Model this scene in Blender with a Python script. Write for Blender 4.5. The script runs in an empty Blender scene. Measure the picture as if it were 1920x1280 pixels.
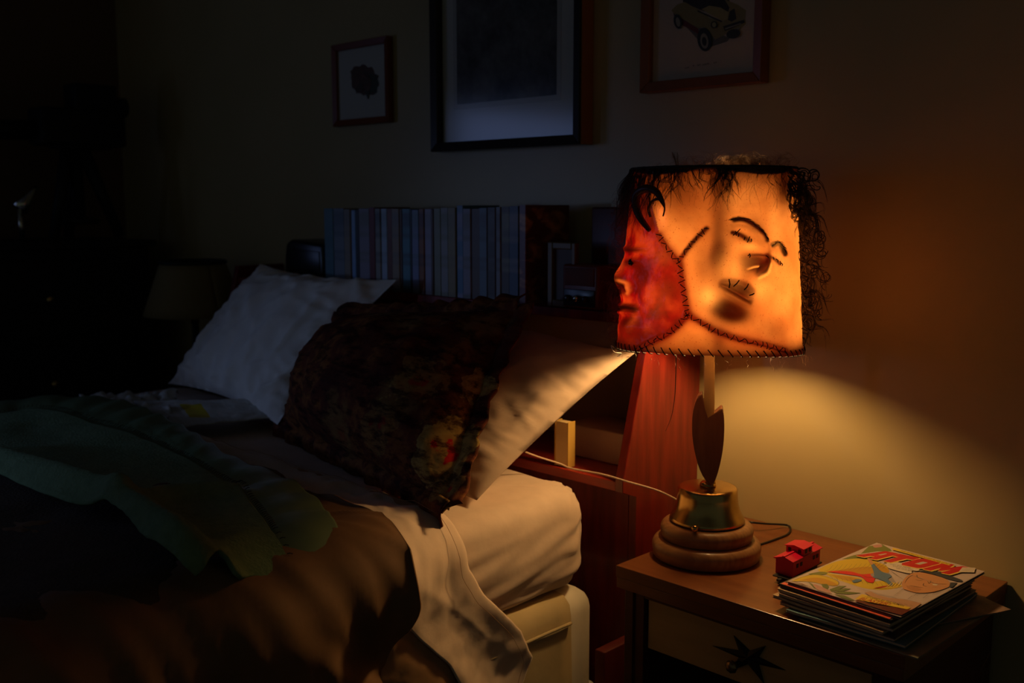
import bpy, bmesh, math, random
import numpy as np
from mathutils import Vector, noise
C = bpy.context.scene.collection
SC = bpy.context.scene
PI = math.pi
# ---------------------------------------------------------------- camera
CAM = np.array([0.0, -1.62, 1.20]); FPX = 1917.0
PITCH = math.atan(260/1917.0); PHI = math.radians(44.6)
cd = bpy.data.cameras.new('camera'); cam = bpy.data.objects.new('camera', cd); C.objects.link(cam)
cam.location = CAM; cam.rotation_euler = (PI/2-PITCH, 0, PHI)
cd.sensor_width = 36; cd.lens = 36*FPX/1920
cd.dof.use_dof = True; cd.dof.focus_distance = 1.52; cd.dof.aperture_fstop = 4.6
SC.camera = cam
# ---------------------------------------------------------------- world, light, exposure
SC.view_settings.view_transform = 'Standard'; SC.view_settings.look = 'None'
SC.view_settings.exposure = 0.0; SC.view_settings.gamma = 1.0; SC.view_settings.use_curve_mapping = False
w = bpy.data.worlds.new('night'); SC.world = w; w.use_nodes = True
w.node_tree.nodes['Background'].inputs[0].default_value = (.55, .62, .5, 1)
w.node_tree.nodes['Background'].inputs[1].default_value = 0.045
def spot(loc, aim, deg, watts, col, blend, size):
    sl = bpy.data.lights.new('blue_fill', 'SPOT'); so = bpy.data.objects.new('blue_fill', sl); C.objects.link(so)
    so.location = loc; sl.energy = watts; sl.color = col; sl.spot_size = math.radians(deg); sl.spot_blend = blend; sl.shadow_soft_size = size
    so.rotation_euler = (Vector(aim)-Vector(loc)).to_track_quat('-Z', 'Y').to_euler()
spot((-3.0, -3.1, 1.12), (-1.92, -.80, .74), 29, 17.0, (.34, .52, 1.0), 1.0, .06)  # added blue fill for the pillow and blanket ridges, no real source
BULB = (1.0, .60, .22); BULB_W = 245.0
# ---------------------------------------------------------------- picture maths: where a point of the place is seen
_c, _s = math.cos, math.sin
FW = np.array([-_s(PHI)*_c(PITCH), _c(PHI)*_c(PITCH), -_s(PITCH)])
RT = np.array([_c(PHI), _s(PHI), 0.0]); UP = np.cross(RT, FW)
def ray(px, py): return FW + RT*(px-960)/FPX + UP*(640-py)/FPX
def hit(px, py, ax, val):
    d = ray(px, py); return CAM + d*((val-CAM[ax])/d[ax])
def PX(px, py, v): return hit(px, py, 0, v)
def PY(px, py, v): return hit(px, py, 1, v)
def PZ(px, py, v): return hit(px, py, 2, v)
def project(P):
    V = P-CAM; q = V@FW
    return 960+FPX*(V@RT)/q, 640-FPX*(V@UP)/q
# ---------------------------------------------------------------- object helpers
def tag(o, label=None, cat=None, group=None, kind=None):
    if label: o['label'] = label
    if cat: o['category'] = cat
    if group: o['group'] = group
    if kind: o['kind'] = kind
    return o
def thing(name, label, cat, loc=(0, 0, 0), rz=0, group=None):
    o = bpy.data.objects.new(name, None); C.objects.link(o); o.empty_display_size = .05
    o.location = loc; o.rotation_euler = (0, 0, rz)
    return tag(o, label, cat, group)
def root_of(p):
    while p.parent: p = p.parent
    return p
def obj(name, geo, mats, parent=None, smooth=True, label=None, mi=None, local=False):
    V, Fc = geo[0], geo[1]
    if mi is None and len(geo) > 2: mi = geo[2]
    V = np.asarray(V, float)
    if parent is not None and not local: V = V-np.array(root_of(parent).location)
    me = bpy.data.meshes.new(name)
    me.from_pydata(V.tolist(), [], [list(map(int, f)) for f in Fc])
    for m in (mats if isinstance(mats, (list, tuple)) else [mats]): me.materials.append(m)
    if mi is not None: me.polygons.foreach_set('material_index', np.asarray(mi, dtype=np.int32))
    me.polygons.foreach_set('use_smooth', np.full(len(me.polygons), bool(smooth)))
    me.update()
    o = bpy.data.objects.new(name, me); C.objects.link(o)
    if parent is not None: o.parent = parent
    if label: o['label'] = label
    return o
def own(o, loc=None):
    """put a top-level mesh's origin at its base"""
    me = o.data; n = len(me.vertices); a = np.empty(n*3); me.vertices.foreach_get('co', a); a = a.reshape(-1, 3)
    p = np.array(loc) if loc is not None else np.array([(a[:, 0].min()+a[:, 0].max())/2, (a[:, 1].min()+a[:, 1].max())/2, a[:, 2].min()])
    me.vertices.foreach_set('co', (a-p).ravel()); o.location = p; me.update(); return o
def solid(o, t, off=-1):
    m = o.modifiers.new('thickness', 'SOLIDIFY'); m.thickness = t; m.offset = off; return o
def join(*gs):
    V = []; Fc = []; M = []; n = 0
    for k, g in enumerate(gs):
        v = np.asarray(g[0], float).reshape(-1, 3); V.append(v)
        Fc += [[i+n for i in f] for f in g[1]]; M += list(g[2]) if len(g) > 2 else [0]*len(g[1]); n += len(v)
    return np.vstack(V), Fc, M
def setmi(g, k): return g[0], g[1], [k]*len(g[1])
def xf(g, fn): return (np.array([fn(p) for p in g[0]]),)+tuple(g[1:])
def move(g, d): return (np.asarray(g[0])+np.array(d),)+tuple(g[1:])
def rotz(g, a, c=(0, 0, 0)):
    V = np.asarray(g[0])-np.array(c); R = np.array([[_c(a), -_s(a), 0], [_s(a), _c(a), 0], [0, 0, 1]])
    return (V@R.T+np.array(c),)+tuple(g[1:])
def box(x0, x1, y0, y1, z0, z1, bev=0.0, seg=2):
    bm = bmesh.new(); bmesh.ops.create_cube(bm, size=1)
    for v in bm.verts: v.co = Vector(((x0+x1)/2+v.co.x*(x1-x0), (y0+y1)/2+v.co.y*(y1-y0), (z0+z1)/2+v.co.z*(z1-z0)))
    if bev > 0: bmesh.ops.bevel(bm, geom=list(bm.edges), offset=bev, segments=seg, affect='EDGES', profile=.5)
    bmesh.ops.recalc_face_normals(bm, faces=bm.faces)
    bm.verts.ensure_lookup_table(); bm.verts.index_update()
    r = (np.array([v.co[:] for v in bm.verts]), [[v.index for v in f.verts] for f in bm.faces]); bm.free(); return r
def prism(poly, axis, a, b, bev=0.0):
    """extrude a closed polygon; poly in the two other axes"""
    bm = bmesh.new()
    def pt(p, t):
        q = [0, 0, 0]; o = [i for i in range(3) if i != axis]; q[o[0]], q[o[1]], q[axis] = p[0], p[1], t; return q
    A = [bm.verts.new(pt(p, a)) for p in poly]; B = [bm.verts.new(pt(p, b)) for p in poly]
    bm.faces.new(A); bm.faces.new(B[::-1]); n = len(poly)
    for i in range(n): bm.faces.new((A[i], B[i], B[(i+1) % n], A[(i+1) % n]))
    if bev > 0: bmesh.ops.bevel(bm, geom=list(bm.edges), offset=bev, segments=2, affect='EDGES', profile=.5)
    bmesh.ops.recalc_face_normals(bm, faces=bm.faces); bm.verts.index_update()
    r = (np.array([v.co[:] for v in bm.verts]), [[v.index for v in f.verts] for f in bm.faces]); bm.free(); return r
def lathe(prof, c=(0, 0, 0), n=48, cap=True):
    V = []; Fc = []
    for r, z in prof:
        for i in range(n): V.append((c[0]+r*_c(2*PI*i/n), c[1]+r*_s(2*PI*i/n), c[2]+z))
    for k in range(len(prof)-1):
        for i in range(n): Fc.append((k*n+i, k*n+(i+1) % n, (k+1)*n+(i+1) % n, (k+1)*n+i))
    if cap:
        Fc.append(list(range(n))[::-1]); Fc.append([(len(prof)-1)*n+i for i in range(n)])
    return np.array(V), Fc
def tube(P, r, sides=6, cap=True):
    P = np.asarray(P, float); n = len(P); R = np.broadcast_to(np.asarray(r, float), (n,))
    T = np.gradient(P, axis=0); T /= np.linalg.norm(T, axis=1)[:, None]+1e-12
    a = np.array([0, 0, 1.0]) if abs(T[0][2]) < .9 else np.array([1.0, 0, 0])
    N = np.cross(T[0], a); N /= np.linalg.norm(N); V = []
    for i in range(n):
        N = N-T[i]*(N@T[i]); N /= np.linalg.norm(N)+1e-12; B = np.cross(T[i], N)
        for k in range(sides):
            q = 2*PI*k/sides; V.append(P[i]+R[i]*(N*_c(q)+B*_s(q)))
    Fc = [(i*sides+k, i*sides+(k+1) % sides, (i+1)*sides+(k+1) % sides, (i+1)*sides+k) for i in range(n-1) for k in range(sides)]
    if cap and sides > 2: Fc += [list(range(sides))[::-1], [(n-1)*sides+k for k in range(sides)]]
    return np.array(V), Fc
def spline(P, n=40):
    P = np.asarray(P, float); m = len(P); out = []
    for t in np.linspace(0, m-1, n):
        i = min(int(t), m-2); f = t-i; p0, p1, p2, p3 = P[max(i-1, 0)], P[i], P[i+1], P[min(i+2, m-1)]
        out.append(.5*((2*p1)+(-p0+p2)*f+(2*p0-5*p1+4*p2-p3)*f*f+(-p0+3*p1-3*p2+p3)*f**3))
    return np.array(out)
def gridgeo(G):
    nu, nv = G.shape[:2]; I = np.arange(nu*nv).reshape(nu, nv)
    Fc = np.stack([I[:-1, :-1], I[1:, :-1], I[1:, 1:], I[:-1, 1:]], -1).reshape(-1, 4)
    return G.reshape(-1, 3), Fc
def sphere(c, r, n=16, sq=(1, 1, 1)):
    g = lathe([(max(r*_s(PI*k/n), r*1e-3), -r*_c(PI*k/n)) for k in range(n+1)], n=n*2)
    return g[0]*np.array(sq)+np.array(c), g[1]
def nz(x, y, z=0.0): return noise.noise(Vector((x, y, z)))
_g = {}
def text(body, size, shear=0, bold=0, space=1.0, align='LEFT'):
    cu = bpy.data.curves.new('lettering', 'FONT'); cu.body = body; cu.size = size; cu.shear = shear; cu.offset = bold
    cu.space_character = space; cu.align_x = align; cu.resolution_u = 3
    o = bpy.data.objects.new('lettering', cu); C.objects.link(o)
    me = bpy.data.meshes.new_from_object(o.evaluated_get(bpy.context.evaluated_depsgraph_get()))
    V = np.array([v.co[:] for v in me.vertices]).reshape(-1, 3); Fc = [list(p.vertices) for p in me.polygons]
    bpy.data.objects.remove(o); bpy.data.curves.remove(cu); bpy.data.meshes.remove(me); return V, Fc
# ---------------------------------------------------------------- materials
def mat(name, col, rough=.6, metal=0.0, spec=.4, col2=None, scale=20.0, stretch=(1, 1, 1), bump=0.0, bscale=None, sheen=0.0, coat=0.0, detail=4, ramp=(.35, .65)):
    m = bpy.data.materials.new(name); m.use_nodes = True; nt = m.node_tree; b = nt.nodes['Principled BSDF']
    b.inputs['Base Color'].default_value = (*col, 1); b.inputs['Roughness'].default_value = rough
    b.inputs['Metallic'].default_value = metal; b.inputs['Specular IOR Level'].default_value = spec
    b.inputs['Sheen Weight'].default_value = sheen; b.inputs['Coat Weight'].default_value = coat
    tc = nt.nodes.new('ShaderNodeTexCoord'); mp = nt.nodes.new('ShaderNodeMapping'); mp.inputs['Scale'].default_value = stretch
    nt.links.new(tc.outputs['Object'], mp.inputs['Vector'])
    if col2 is not None:
        n = nt.nodes.new('ShaderNodeTexNoise'); n.inputs['Scale'].default_value = scale; n.inputs['Detail'].default_value = detail
        nt.links.new(mp.outputs[0], n.inputs['Vector'])
        r = nt.nodes.new('ShaderNodeValToRGB'); r.color_ramp.elements[0].position, r.color_ramp.elements[1].position = ramp
        r.color_ramp.elements[0].color = (*col, 1); r.color_ramp.elements[1].color = (*col2, 1)
        nt.links.new(n.outputs['Fac'], r.inputs[0]); nt.links.new(r.outputs[0], b.inputs['Base Color'])
    if bump > 0:
        n2 = nt.nodes.new('ShaderNodeTexNoise'); n2.inputs['Scale'].default_value = bscale or scale; n2.inputs['Detail'].default_value = 5
        nt.links.new(mp.outputs[0], n2.inputs['Vector'])
        bp = nt.nodes.new('ShaderNodeBump'); bp.inputs['Strength'].default_value = bump; bp.inputs['Distance'].default_value = .002
        nt.links.new(n2.outputs['Fac'], bp.inputs['Height']); nt.links.new(bp.outputs[0], b.inputs['Normal'])
    return m
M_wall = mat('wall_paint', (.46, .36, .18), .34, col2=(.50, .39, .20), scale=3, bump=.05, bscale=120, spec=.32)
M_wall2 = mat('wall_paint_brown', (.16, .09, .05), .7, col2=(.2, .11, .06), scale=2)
M_ceil = mat('ceiling_paint', (.5, .48, .42), .8)
M_carpet = mat('carpet', (.07, .045, .03), .95, col2=(.03, .02, .015), scale=90, bump=.6, bscale=300)
M_redwood = mat('mahogany', (.12, .007, .005), .35, col2=(.21, .015, .008), scale=9, stretch=(6, 6, .7), coat=.25, bump=.1, bscale=40)
M_dkred = mat('mahogany_shelf', (.30, .022, .014), .35, col2=(.42, .035, .02), scale=8, stretch=(.7, 6, 6), coat=.2)
M_backp = mat('back_panel', (.45, .30, .20), .6, col2=(.38, .25, .16), scale=6)
M_stand = mat('stained_top', (.17, .055, .02), .28, col2=(.23, .08, .028), scale=6, stretch=(.8, 7, 7), coat=.08, bump=.05, bscale=30)
M_standb = mat('stained_body', (.06, .014, .009), .4, col2=(.085, .02, .012), scale=6, stretch=(1, 1, 5))
M_drawer = mat('drawer_front', (.42, .27, .11), .5, col2=(.50, .32, .14), scale=7, stretch=(.7, 5, 5))
M_iron = mat('dark_iron', (.02, .018, .016), .45, metal=.6, bump=.3, bscale=200)
M_brass = mat('aged_brass', (.62, .42, .15), .24, metal=1.0, col2=(.5, .32, .11), scale=30, bump=.03, bscale=80)
M_oak = mat('turned_oak', (.24, .11, .045), .36, col2=(.34, .17, .07), scale=14, stretch=(2, 12, 4), coat=.2, bump=.1, bscale=60)
M_walnut = mat('walnut', (.16, .06, .028), .33, col2=(.22, .09, .04), scale=12, stretch=(6, 6, .8), coat=.2)
M_black = mat('black_plastic', (.012, .012, .013), .3, spec=.5)
M_blackm = mat('black_matt', (.010, .009, .008), .6)
M_chrome = mat('bright_metal', (.6, .58, .5), .2, metal=1.0)
M_peach = mat('peach_cotton', (.74, .56, .44), .85, col2=(.68, .51, .40), scale=30, bump=.25, bscale=60, sheen=.15)
M_white = mat('white_cotton', (.72, .66, .60), .85, col2=(.66, .60, .55), scale=25, bump=.25, bscale=50, sheen=.1)
M_brownsheet = mat('tan_cotton', (.50, .27, .13), .75, col2=(.42, .22, .10), scale=14, bump=.3, bscale=40)
M_spread = mat('brown_spread', (.25, .125, .058), .75, col2=(.20, .10, .045), scale=14, bump=.3, bscale=40)
M_olive = mat('olive_cover', (.60, .47, .26), .85, col2=(.54, .42, .23), scale=18, bump=.25, bscale=70)
M_quilt = mat('white_ticking', (.78, .72, .60), .85, bump=.5, bscale=40)
M_felt = mat('green_wool', (.15, .23, .11), .95, col2=(.19, .28, .14), scale=60, bump=.9, bscale=220, sheen=.0)
M_satin = mat('green_satin', (.15, .22, .12), .36, col2=(.19, .26, .14), scale=10, spec=.6, bump=.1, bscale=40)
M_dkfelt = mat('brown_wool', (.10, .06, .035), .95, col2=(.075, .045, .026), scale=50, bump=.9, bscale=200, sheen=.0)
M_thread = mat('thread', (.02, .012, .008), .7)
M_hair = mat('dark_hair', (.018, .007, .004), .38, spec=.6)
M_hair2 = mat('brown_hair', (.32, .15, .06), .45, spec=.6)
M_hair3 = mat('auburn_hair', (.12, .03, .014), .45, spec=.6)
M_cordw = mat('pale_cord', (.7, .5, .35), .5)
M_red = mat('red_plastic', (.62, .006, .045), .34, spec=.5)
M_paper = mat('aged_paper', (.66, .48, .30), .8, col2=(.56, .38, .22), scale=40, stretch=(1, 1, 12))
M_mat = mat('picture_mount', (.62, .60, .54), .7)
M_glass = None
def flat(name, c, rough=.5): return mat(name, c, rough)
# ---------------------------------------------------------------- room shell
def struct(name, geo, m): return tag(obj(name, geo, m, smooth=False), kind='structure')
struct('wall_back', box(-3.6, 2.2, 0, .12, 0, 2.6), M_wall)
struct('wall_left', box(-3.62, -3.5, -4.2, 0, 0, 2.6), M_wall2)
def emis(name, col, s):
    m = bpy.data.materials.new(name); m.use_nodes = True; nt = m.node_tree; nt.nodes.remove(nt.nodes['Principled BSDF'])
    e = nt.nodes.new('ShaderNodeEmission'); e.inputs[0].default_value = (*col, 1); e.inputs[1].default_value = s
    nt.links.new(e.outputs[0], nt.nodes['Material Output'].inputs[0]); return m
WY0, WY1, WZ0, WZ1 = -2.55, -1.60, .95, 1.62     # moonlit window in the left wall, outside the picture
wf = struct('window_1', join(box(-3.50, -3.465, WY0-.07, WY0, WZ0-.07, WZ1+.07), box(-3.50, -3.465, WY1, WY1+.07, WZ0-.07, WZ1+.07), box(-3.50, -3.465, WY0, WY1, WZ0-.07, WZ0), box(-3.50, -3.465, WY0, WY1, WZ1, WZ1+.07)), M_ceil)
obj('pane', box(-3.497, -3.49, WY0, WY1, WZ0, WZ1), emis('moonlit_glass', (.31, .45, 1.0), .95), wf, smooth=False)
struct('floor', box(-3.62, 2.2, -4.2, .12, -.1, 0), M_carpet)
struct('ceiling', box(-3.62, 2.2, -4.2, .12, 2.6, 2.7), M_ceil)
struct('baseboard_back', box(-3.5, 2.2, -.014, 0, 0, .10, .003), M_standb)
# ================================================================ bed
XE, ZT, YH = -1.13, .71, -.275          # bed's near side, mattress top, mattress head end
XL, YF = -2.56, -2.25
t = thing('box_spring', 'box spring in a loose olive cover with a white corner, under the peach mattress', 'box spring', (-1.85, -1.26, 0))
obj('base', box(XL+.03, XE+.018, YF, YH, .16, .525, .035, 4), M_quilt, t, label='white ticking base with rounded corner')
# slip cover hanging over the long side
G = []
for i in range(60):
    row = []
    y = YH-.080-(i/59)*1.85
    for k in range(26):
        q = k/25.0
        wv = .004*nz(y*9, q*3, 2)+.006*nz(y*3+q*4, q*2, 5)*q
        if q < .25: x = XE-.08+q/.25*.075; z = .531+wv*.4
        elif q < .35: a = (q-.25)/.1*PI/2; x = XE-.005+.028*_s(a); z = .503+.028*_c(a)
        else: x = XE+.024+wv+.012*(q-.35); z = .503-(q-.35)/.65*.4
        row.append((x, y, z))
    G.append(row)
solid(obj('slip_cover', gridgeo(np.array(G)), M_olive, t, label='olive cover hanging down the side'), .003, 0)
obj('piping', tube(spline([(XE+.030, y, .487+.003*nz(y*6, 1)) for y in np.linspace(YH-.085, -2.1, 30)], 80), .0028, 6), M_olive, t)
for (x, y) in ((XE-.08, YH-.1), (XL+.12, YH-.1), (XE-.08, YF+.1), (XL+.12, YF+.1)):
    obj('leg', lathe([(.028, 0), (.032, .02), (.025, .16)], (x, y, 0), 20), M_standb, t)
obj('corner_guard', lathe([(.030, .31), (.046, .315), (.046, .335), (.030, .34)], (XE-.018, YH-.03, 0), 28), M_white, t, label='pale plastic corner cap')
# mattress under a fitted sheet: rounded block with pulled wrinkles
def mattress():
    bm = bmesh.new(); bmesh.ops.create_cube(bm, size=1)
    x0, x1, y0, y1, z0, z1 = XL, XE+.012, YF+.02, YH, .527, ZT
    for v in bm.verts: v.co = Vector(((x0+x1)/2+v.co.x*(x1-x0), (y0+y1)/2+v.co.y*(y1-y0), (z0+z1)/2+v.co.z*(z1-z0)))
    bmesh.ops.bevel(bm, geom=[e for e in bm.edges if abs(e.verts[0].co.z-e.verts[1].co.z) > .1], offset=.06, segments=6, affect='EDGES', profile=.5)
    bmesh.ops.bevel(bm, geom=[e for e in bm.edges if abs(e.calc_face_angle(0)) > 1.2 and abs(e.verts[0].co.z-e.verts[1].co.z) < .01], offset=.045, segments=5, affect='EDGES', profile=.5)
    r = np.array([v.co[:] for v in bm.verts]); bm.free(); return r
def side_pt(s, q):
    """s runs round the near side and head end of the mattress, q from top inwards over the edge down to the bottom"""
    pass
R1 = .075
def ring(o, rc):   # horizontal outline of the mattress inset by o, as a closed loop
    x0, x1, y0, y1 = XL-o, XE+.012+o, YF-o, YH+o; rc = max(rc+o, .01); P = []
    def line(a, b, n): return [(a[0]+(b[0]-a[0])*k/n, a[1]+(b[1]-a[1])*k/n) for k in range(n)]
    def arc(cx, cy, a0, n=16): return [(cx+rc*_c(a0+PI/2*k/n), cy+rc*_s(a0+PI/2*k/n)) for k in range(n)]
    P += line((x1, y0+rc), (x1, y1-rc), 150)+arc(x1-rc, y1-rc, 0)+line((x1-rc, y1), (x0+rc, y1), 60)+arc(x0+rc, y1-rc, PI/2)
    P += line((x0, y1-rc), (x0, y0+rc), 40)+arc(x0+rc, y0+rc, PI)+line((x0+rc, y0), (x1-rc, y0), 40)+arc(x1-rc, y0+rc, 3*PI/2)
    return P
rows = []
prof = [(-.045*(1-_s(a)), .665+.045*_c(a)) for a in np.linspace(0, PI/2, 8)]+[(.006*_s(PI*q), .665-q*.105) for q in np.linspace(.05, 1, 16)]+[(-.03*(1-_c(a)), .56-.024*_s(a)) for a in np.linspace(.15, PI/2, 8)]
prof = [(-.5, ZT-.0), (-.3, ZT), (-.15, ZT), (-.08, ZT)]+prof
for o, z in prof:
    P = ring(o, R1); row = []
    for (x, y) in P:
        s = y-x
        k = max(0, min(1, (ZT-z)/.12))
        # stretched diagonal wrinkles on the long side near the head
        d = 0
        if x > XE-.08:
            v = (z-.53)/.18; uu = (y-YH)
            d = .0050*nz(uu*5+v*1.1, (v-uu*1.2)*9, 1)*(.35+k)+.0042*math.sin((v*1.0-uu*1.6)*22+2*nz(uu*4, v*2, 3))*max(0, nz(uu*4+v, v*2, 7)+.25)
            d -= .006*math.exp(-((v-.10-.32*(-uu))/.05)**2)*max(0, 1+uu*2)
        row.append((x+d, y, z+(.004*nz(x*4, y*4, 4) if z > .7 else 0)))
    rows.append(row)
G = np.array(rows); G = np.concatenate([G, G[:, :1]], 1)
Vm, Fm = gridgeo(G); n1 = G.shape[1]
Fm = [list(f)[::-1] for f in Fm]+[list(range(n1-1))[::1], [(len(rows)-1)*n1+i for i in range(n1-1)][::-1]]
# near head corner gathers
for i in range(len(Vm)):
    x, y, z = Vm[i]; dx, dy = x-(XE-.02), y-(YH-.02)
    r = math.hypot(dx, dy)
    if r < .12 and z > .6:
        a = math.atan2(dy, dx); Vm[i, 2] += .006*math.sin(a*9)*(1-r/.12); Vm[i, 0] += .003*math.sin(z*90+a*3)*(1-r/.12)
mt = own(tag(obj('mattress', (Vm, Fm), M_peach), 'thick mattress in a peach fitted sheet, wrinkled along the side by the nightstand', 'mattress'))
# ---------------------------------------------------------------- cloth laid over the bed
RC = .06
def bedpt(u, y, off):
    cx, cz = XE+.012-RC, ZT-RC; r = RC+off
    if u < 0: return np.array([cx+u, y, cz+r])
    L = RC*PI/2
    if u < L: a = u/RC; return np.array([cx+r*_s(a), y, cz+r*_c(a)])
    return np.array([cx+r, y, cz-(u-L)])
def bednorm(u):
    a = max(0, min(PI/2, u/RC)); return np.array([_s(a), 0, _c(a)])
def onbed(px, py, off=.006):
    d = ray(px, py); cx, cz = XE+.012-RC, ZT-RC; r = RC+off
    def sd(t):
        p = CAM+d*t; qx, qz = p[0]-cx, p[2]-cz
        return qz-r if qx < 0 else (qx-r if qz < 0 else math.hypot(qx, qz)-r)
    a, b = .2, .2
    while b < 6 and sd(b) > 0: a = b; b += .02
    for _ in range(40):
        m = (a+b)/2
        if sd(m) > 0: a = m
        else: b = m
    p = CAM+d*b; qx, qz = p[0]-cx, p[2]-cz
    u = qx if qx < 0 else (RC*PI/2-qz if qz < 0 else RC*math.atan2(qx, qz))
    return np.array([u, p[1]])
def poly_uy(P, n, off=.006, sp=True):
    Q = np.array([onbed(x, y, off) for x, y in P]); return resample(spline(Q, 8*len(Q)) if sp else Q, n)
def resample(Q, n):
    L = np.concatenate([[0], np.cumsum(np.linalg.norm(np.diff(Q, axis=0), axis=1))]); t = np.linspace(0, L[-1], n)
    return np.stack([np.interp(t, L, Q[:, k]) for k in range(Q.shape[1])], 1)
def coons(b, tp, l, r):
    """b,tp: bottom/top (n); l,r: left/right (m)"""
    n, m = len(b), len(l); s = np.linspace(0, 1, n)[:, None, None]; t_ = np.linspace(0, 1, m)[None, :, None]
    return ((1-t_)*b[:, None]+t_*tp[:, None]+(1-s)*l[None]+s*r[None]
            - ((1-s)*(1-t_)*b[0]+s*(1-t_)*b[-1]+(1-s)*t_*tp[0]+s*t_*tp[-1]))
def lay(UY, off, bumpf):
    G = np.zeros(UY.shape[:2]+(3,))
    for i in range(UY.shape[0]):
        for j in range(UY.shape[1]):
            u, y = UY[i, j]; h = off+bumpf(u, y, i/(UY.shape[0]-1), j/(UY.shape[1]-1))
            G[i, j] = bedpt(u, y, max(h, .002))
    return G
def ridge(P, off=.01):
    Q = np.array([onbed(x, y, off) for x, y in P]); return resample(spline(Q, 40), 60)
def rdist(u, y, Q):
    d = np.hypot(Q[:, 0]-u, Q[:, 1]-y); i = int(d.argmin()); return d[i], i/(len(Q)-1), Q[i]
# -- flat sheet with a turned-down edge
def yhead(u):
    L = RC*PI/2
    if u < L: return -.605+.01*nz(u*8, 3)
    return np.interp(u-L, [0, .05, .13, .19, .24, .45], [-.605, -.58, -.50, -.465, -.487, -.52])
UY = np.array([[(u, yhead(u)+(-2.1-yhead(u))*q**1.4) for q in np.linspace(0, 1, 120)] for u in np.linspace(-1.33, .52, 190)])
def bulge(u, y): return .030*math.exp(-((u-.085)/.07)**2)*max(0, min(1, (-.64-y)/.10))
def crease(u, y, sc, seed):
    a = nz(u*sc+seed+.6*nz(y*sc*.5, u*sc*.5, seed), y*sc*.55, seed); return max(0, 1-abs(a)*3.2)**2
def crease2(u, y, sc, seed):
    s, t_ = (y-.75*u)*sc, (u+.75*y)*sc*.22; a = nz(s+.5*nz(t_, s*.3, seed), t_, seed); return max(0, 1-abs(a)*2.6)**1.5
def sheetbump(u, y, a, b):
    h = .004*nz(u*6, y*7)+.003*nz(u*14+y*6, y*12, 2)+.005*crease(u, y, 9, 3)+.003*crease(y, u, 17, 5)
    if u > .05:
        k = min(1, (u-.05)/.2)
        h += k*(.012+.018*nz(y*6+u*3.0, u*2, 3)+.012*math.sin((y*1.0-u*.9)*26))
    return h+bulge(u, y)
sh = tag(obj('flat_sheet', gridgeo(lay(UY, .008, sheetbump)), M_brownsheet), 'tan top sheet spread over the mattress and hanging down the side of the bed', 'sheet'); solid(sh, .0015, 0)
# turned-down band
L_ = RC*PI/2
UY = np.array([[(u, yhead(u)+.004+(np.interp(u, [-.5, -.1, .1, .3], [-.10, -.12, -.155, -.17]))*q) for q in np.linspace(0, 1, 40)] for u in np.concatenate([np.linspace(-1.25, -.3, 40), np.linspace(-.29, L_+.245, 90)])])
def bandbump(u, y, a, b):
    h = .006*math.sin(PI*min(1, b*1.02))**.5+.004*nz(u*9, y*12, 6)+.003*nz(u*30, y*22, 1)
    if u > .05: h += min(1, (u-.05)/.15)*(.016+.016*nz(y*6+u*3, u*2, 3)+.010*math.sin((y-u*.9)*26)+.004*(1-b)*nz(u*9, b*3, 9))
    h += .0025*nz(u*40+y*30, y*40, 5)+.003*crease2(y, u, 11, 8)*min(1, b*4)
    return h+bulge(u, y)
fo = obj('turned_down_edge', gridgeo(lay(UY, .012, bandbump)), M_peach, sh, label='peach turned-down band with a stitched hem'); solid(fo, .002, 0)
hm = np.array([bedpt(u, yhead(u)-.022, .022+bandbump(u, yhead(u)-.022, 0, .15)) for u in np.linspace(-.6, L_+.23, 80)])
obj('hem_stitching', tube(hm, .0004, 4), M_brownsheet, sh)
# -- brown bedspread layer under the green blanket
hd = poly_uy([(330, 850), (430, 880), (545, 915), (620, 948), (700, 975), (730, 1010), (733, 1080), (733, 1150), (715, 1300)], 170, .02)
UY = np.array([[(u, y+(-1.9-y)*q**1.6) for q in np.linspace(0, 1, 110)] for u, y in hd])
def sprbump(u, y, a, b):
    e = math.exp(-b*18)
    h = .012*e*(.7+.6*math.sin(a*24))+.005*nz(u*8, y*8, 11)+.003*nz(u*20, y*20, 12)
    if u > .04: h += min(1, (u-.04)/.18)*(.016+.020*nz(y*6+u*3, u*2, 3)+.021*math.sin((y*1.0-u*.75)*29+1.5*nz(u*3, y*3, 40)))
    h += .009*crease2(u, y, 9, 12)+.005*crease2(u, y, 19, 15)
    return h+bulge(u, y)
sp = tag(obj('bedspread', gridgeo(lay(UY, .02, sprbump)), M_spread), 'rumpled brown bedspread between the green blanket and the peach sheet edge', 'bedspread'); solid(sp, .003, 0)
# -- dark brown wool blanket
UY = np.array([[(u, np.interp(u, [-.9, -.35, -.05, .05], [-.80, -.86, -1.0, -1.035])+.012*nz(u*9, 2)+(-2.1+1.035)*q) for q in np.linspace(0, 1, 60)] for u in np.linspace(-1.3, .5, 110)])
def dkbump(u, y, a, b):
    h = .010*nz(u*4, y*4, 21)+.004*nz(u*11, y*11, 22)
    if u > .03: h += min(1, (u-.03)/.2)*(.03+.018*nz(y*5, u*2, 23)+.012*math.sin(y*21))
    return h
db = tag(obj('brown_blanket', gridgeo(lay(UY, .034, dkbump)), M_dkfelt), 'dark brown wool blanket at the foot, under the green one', 'blanket'); solid(db, .006, 0)
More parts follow.
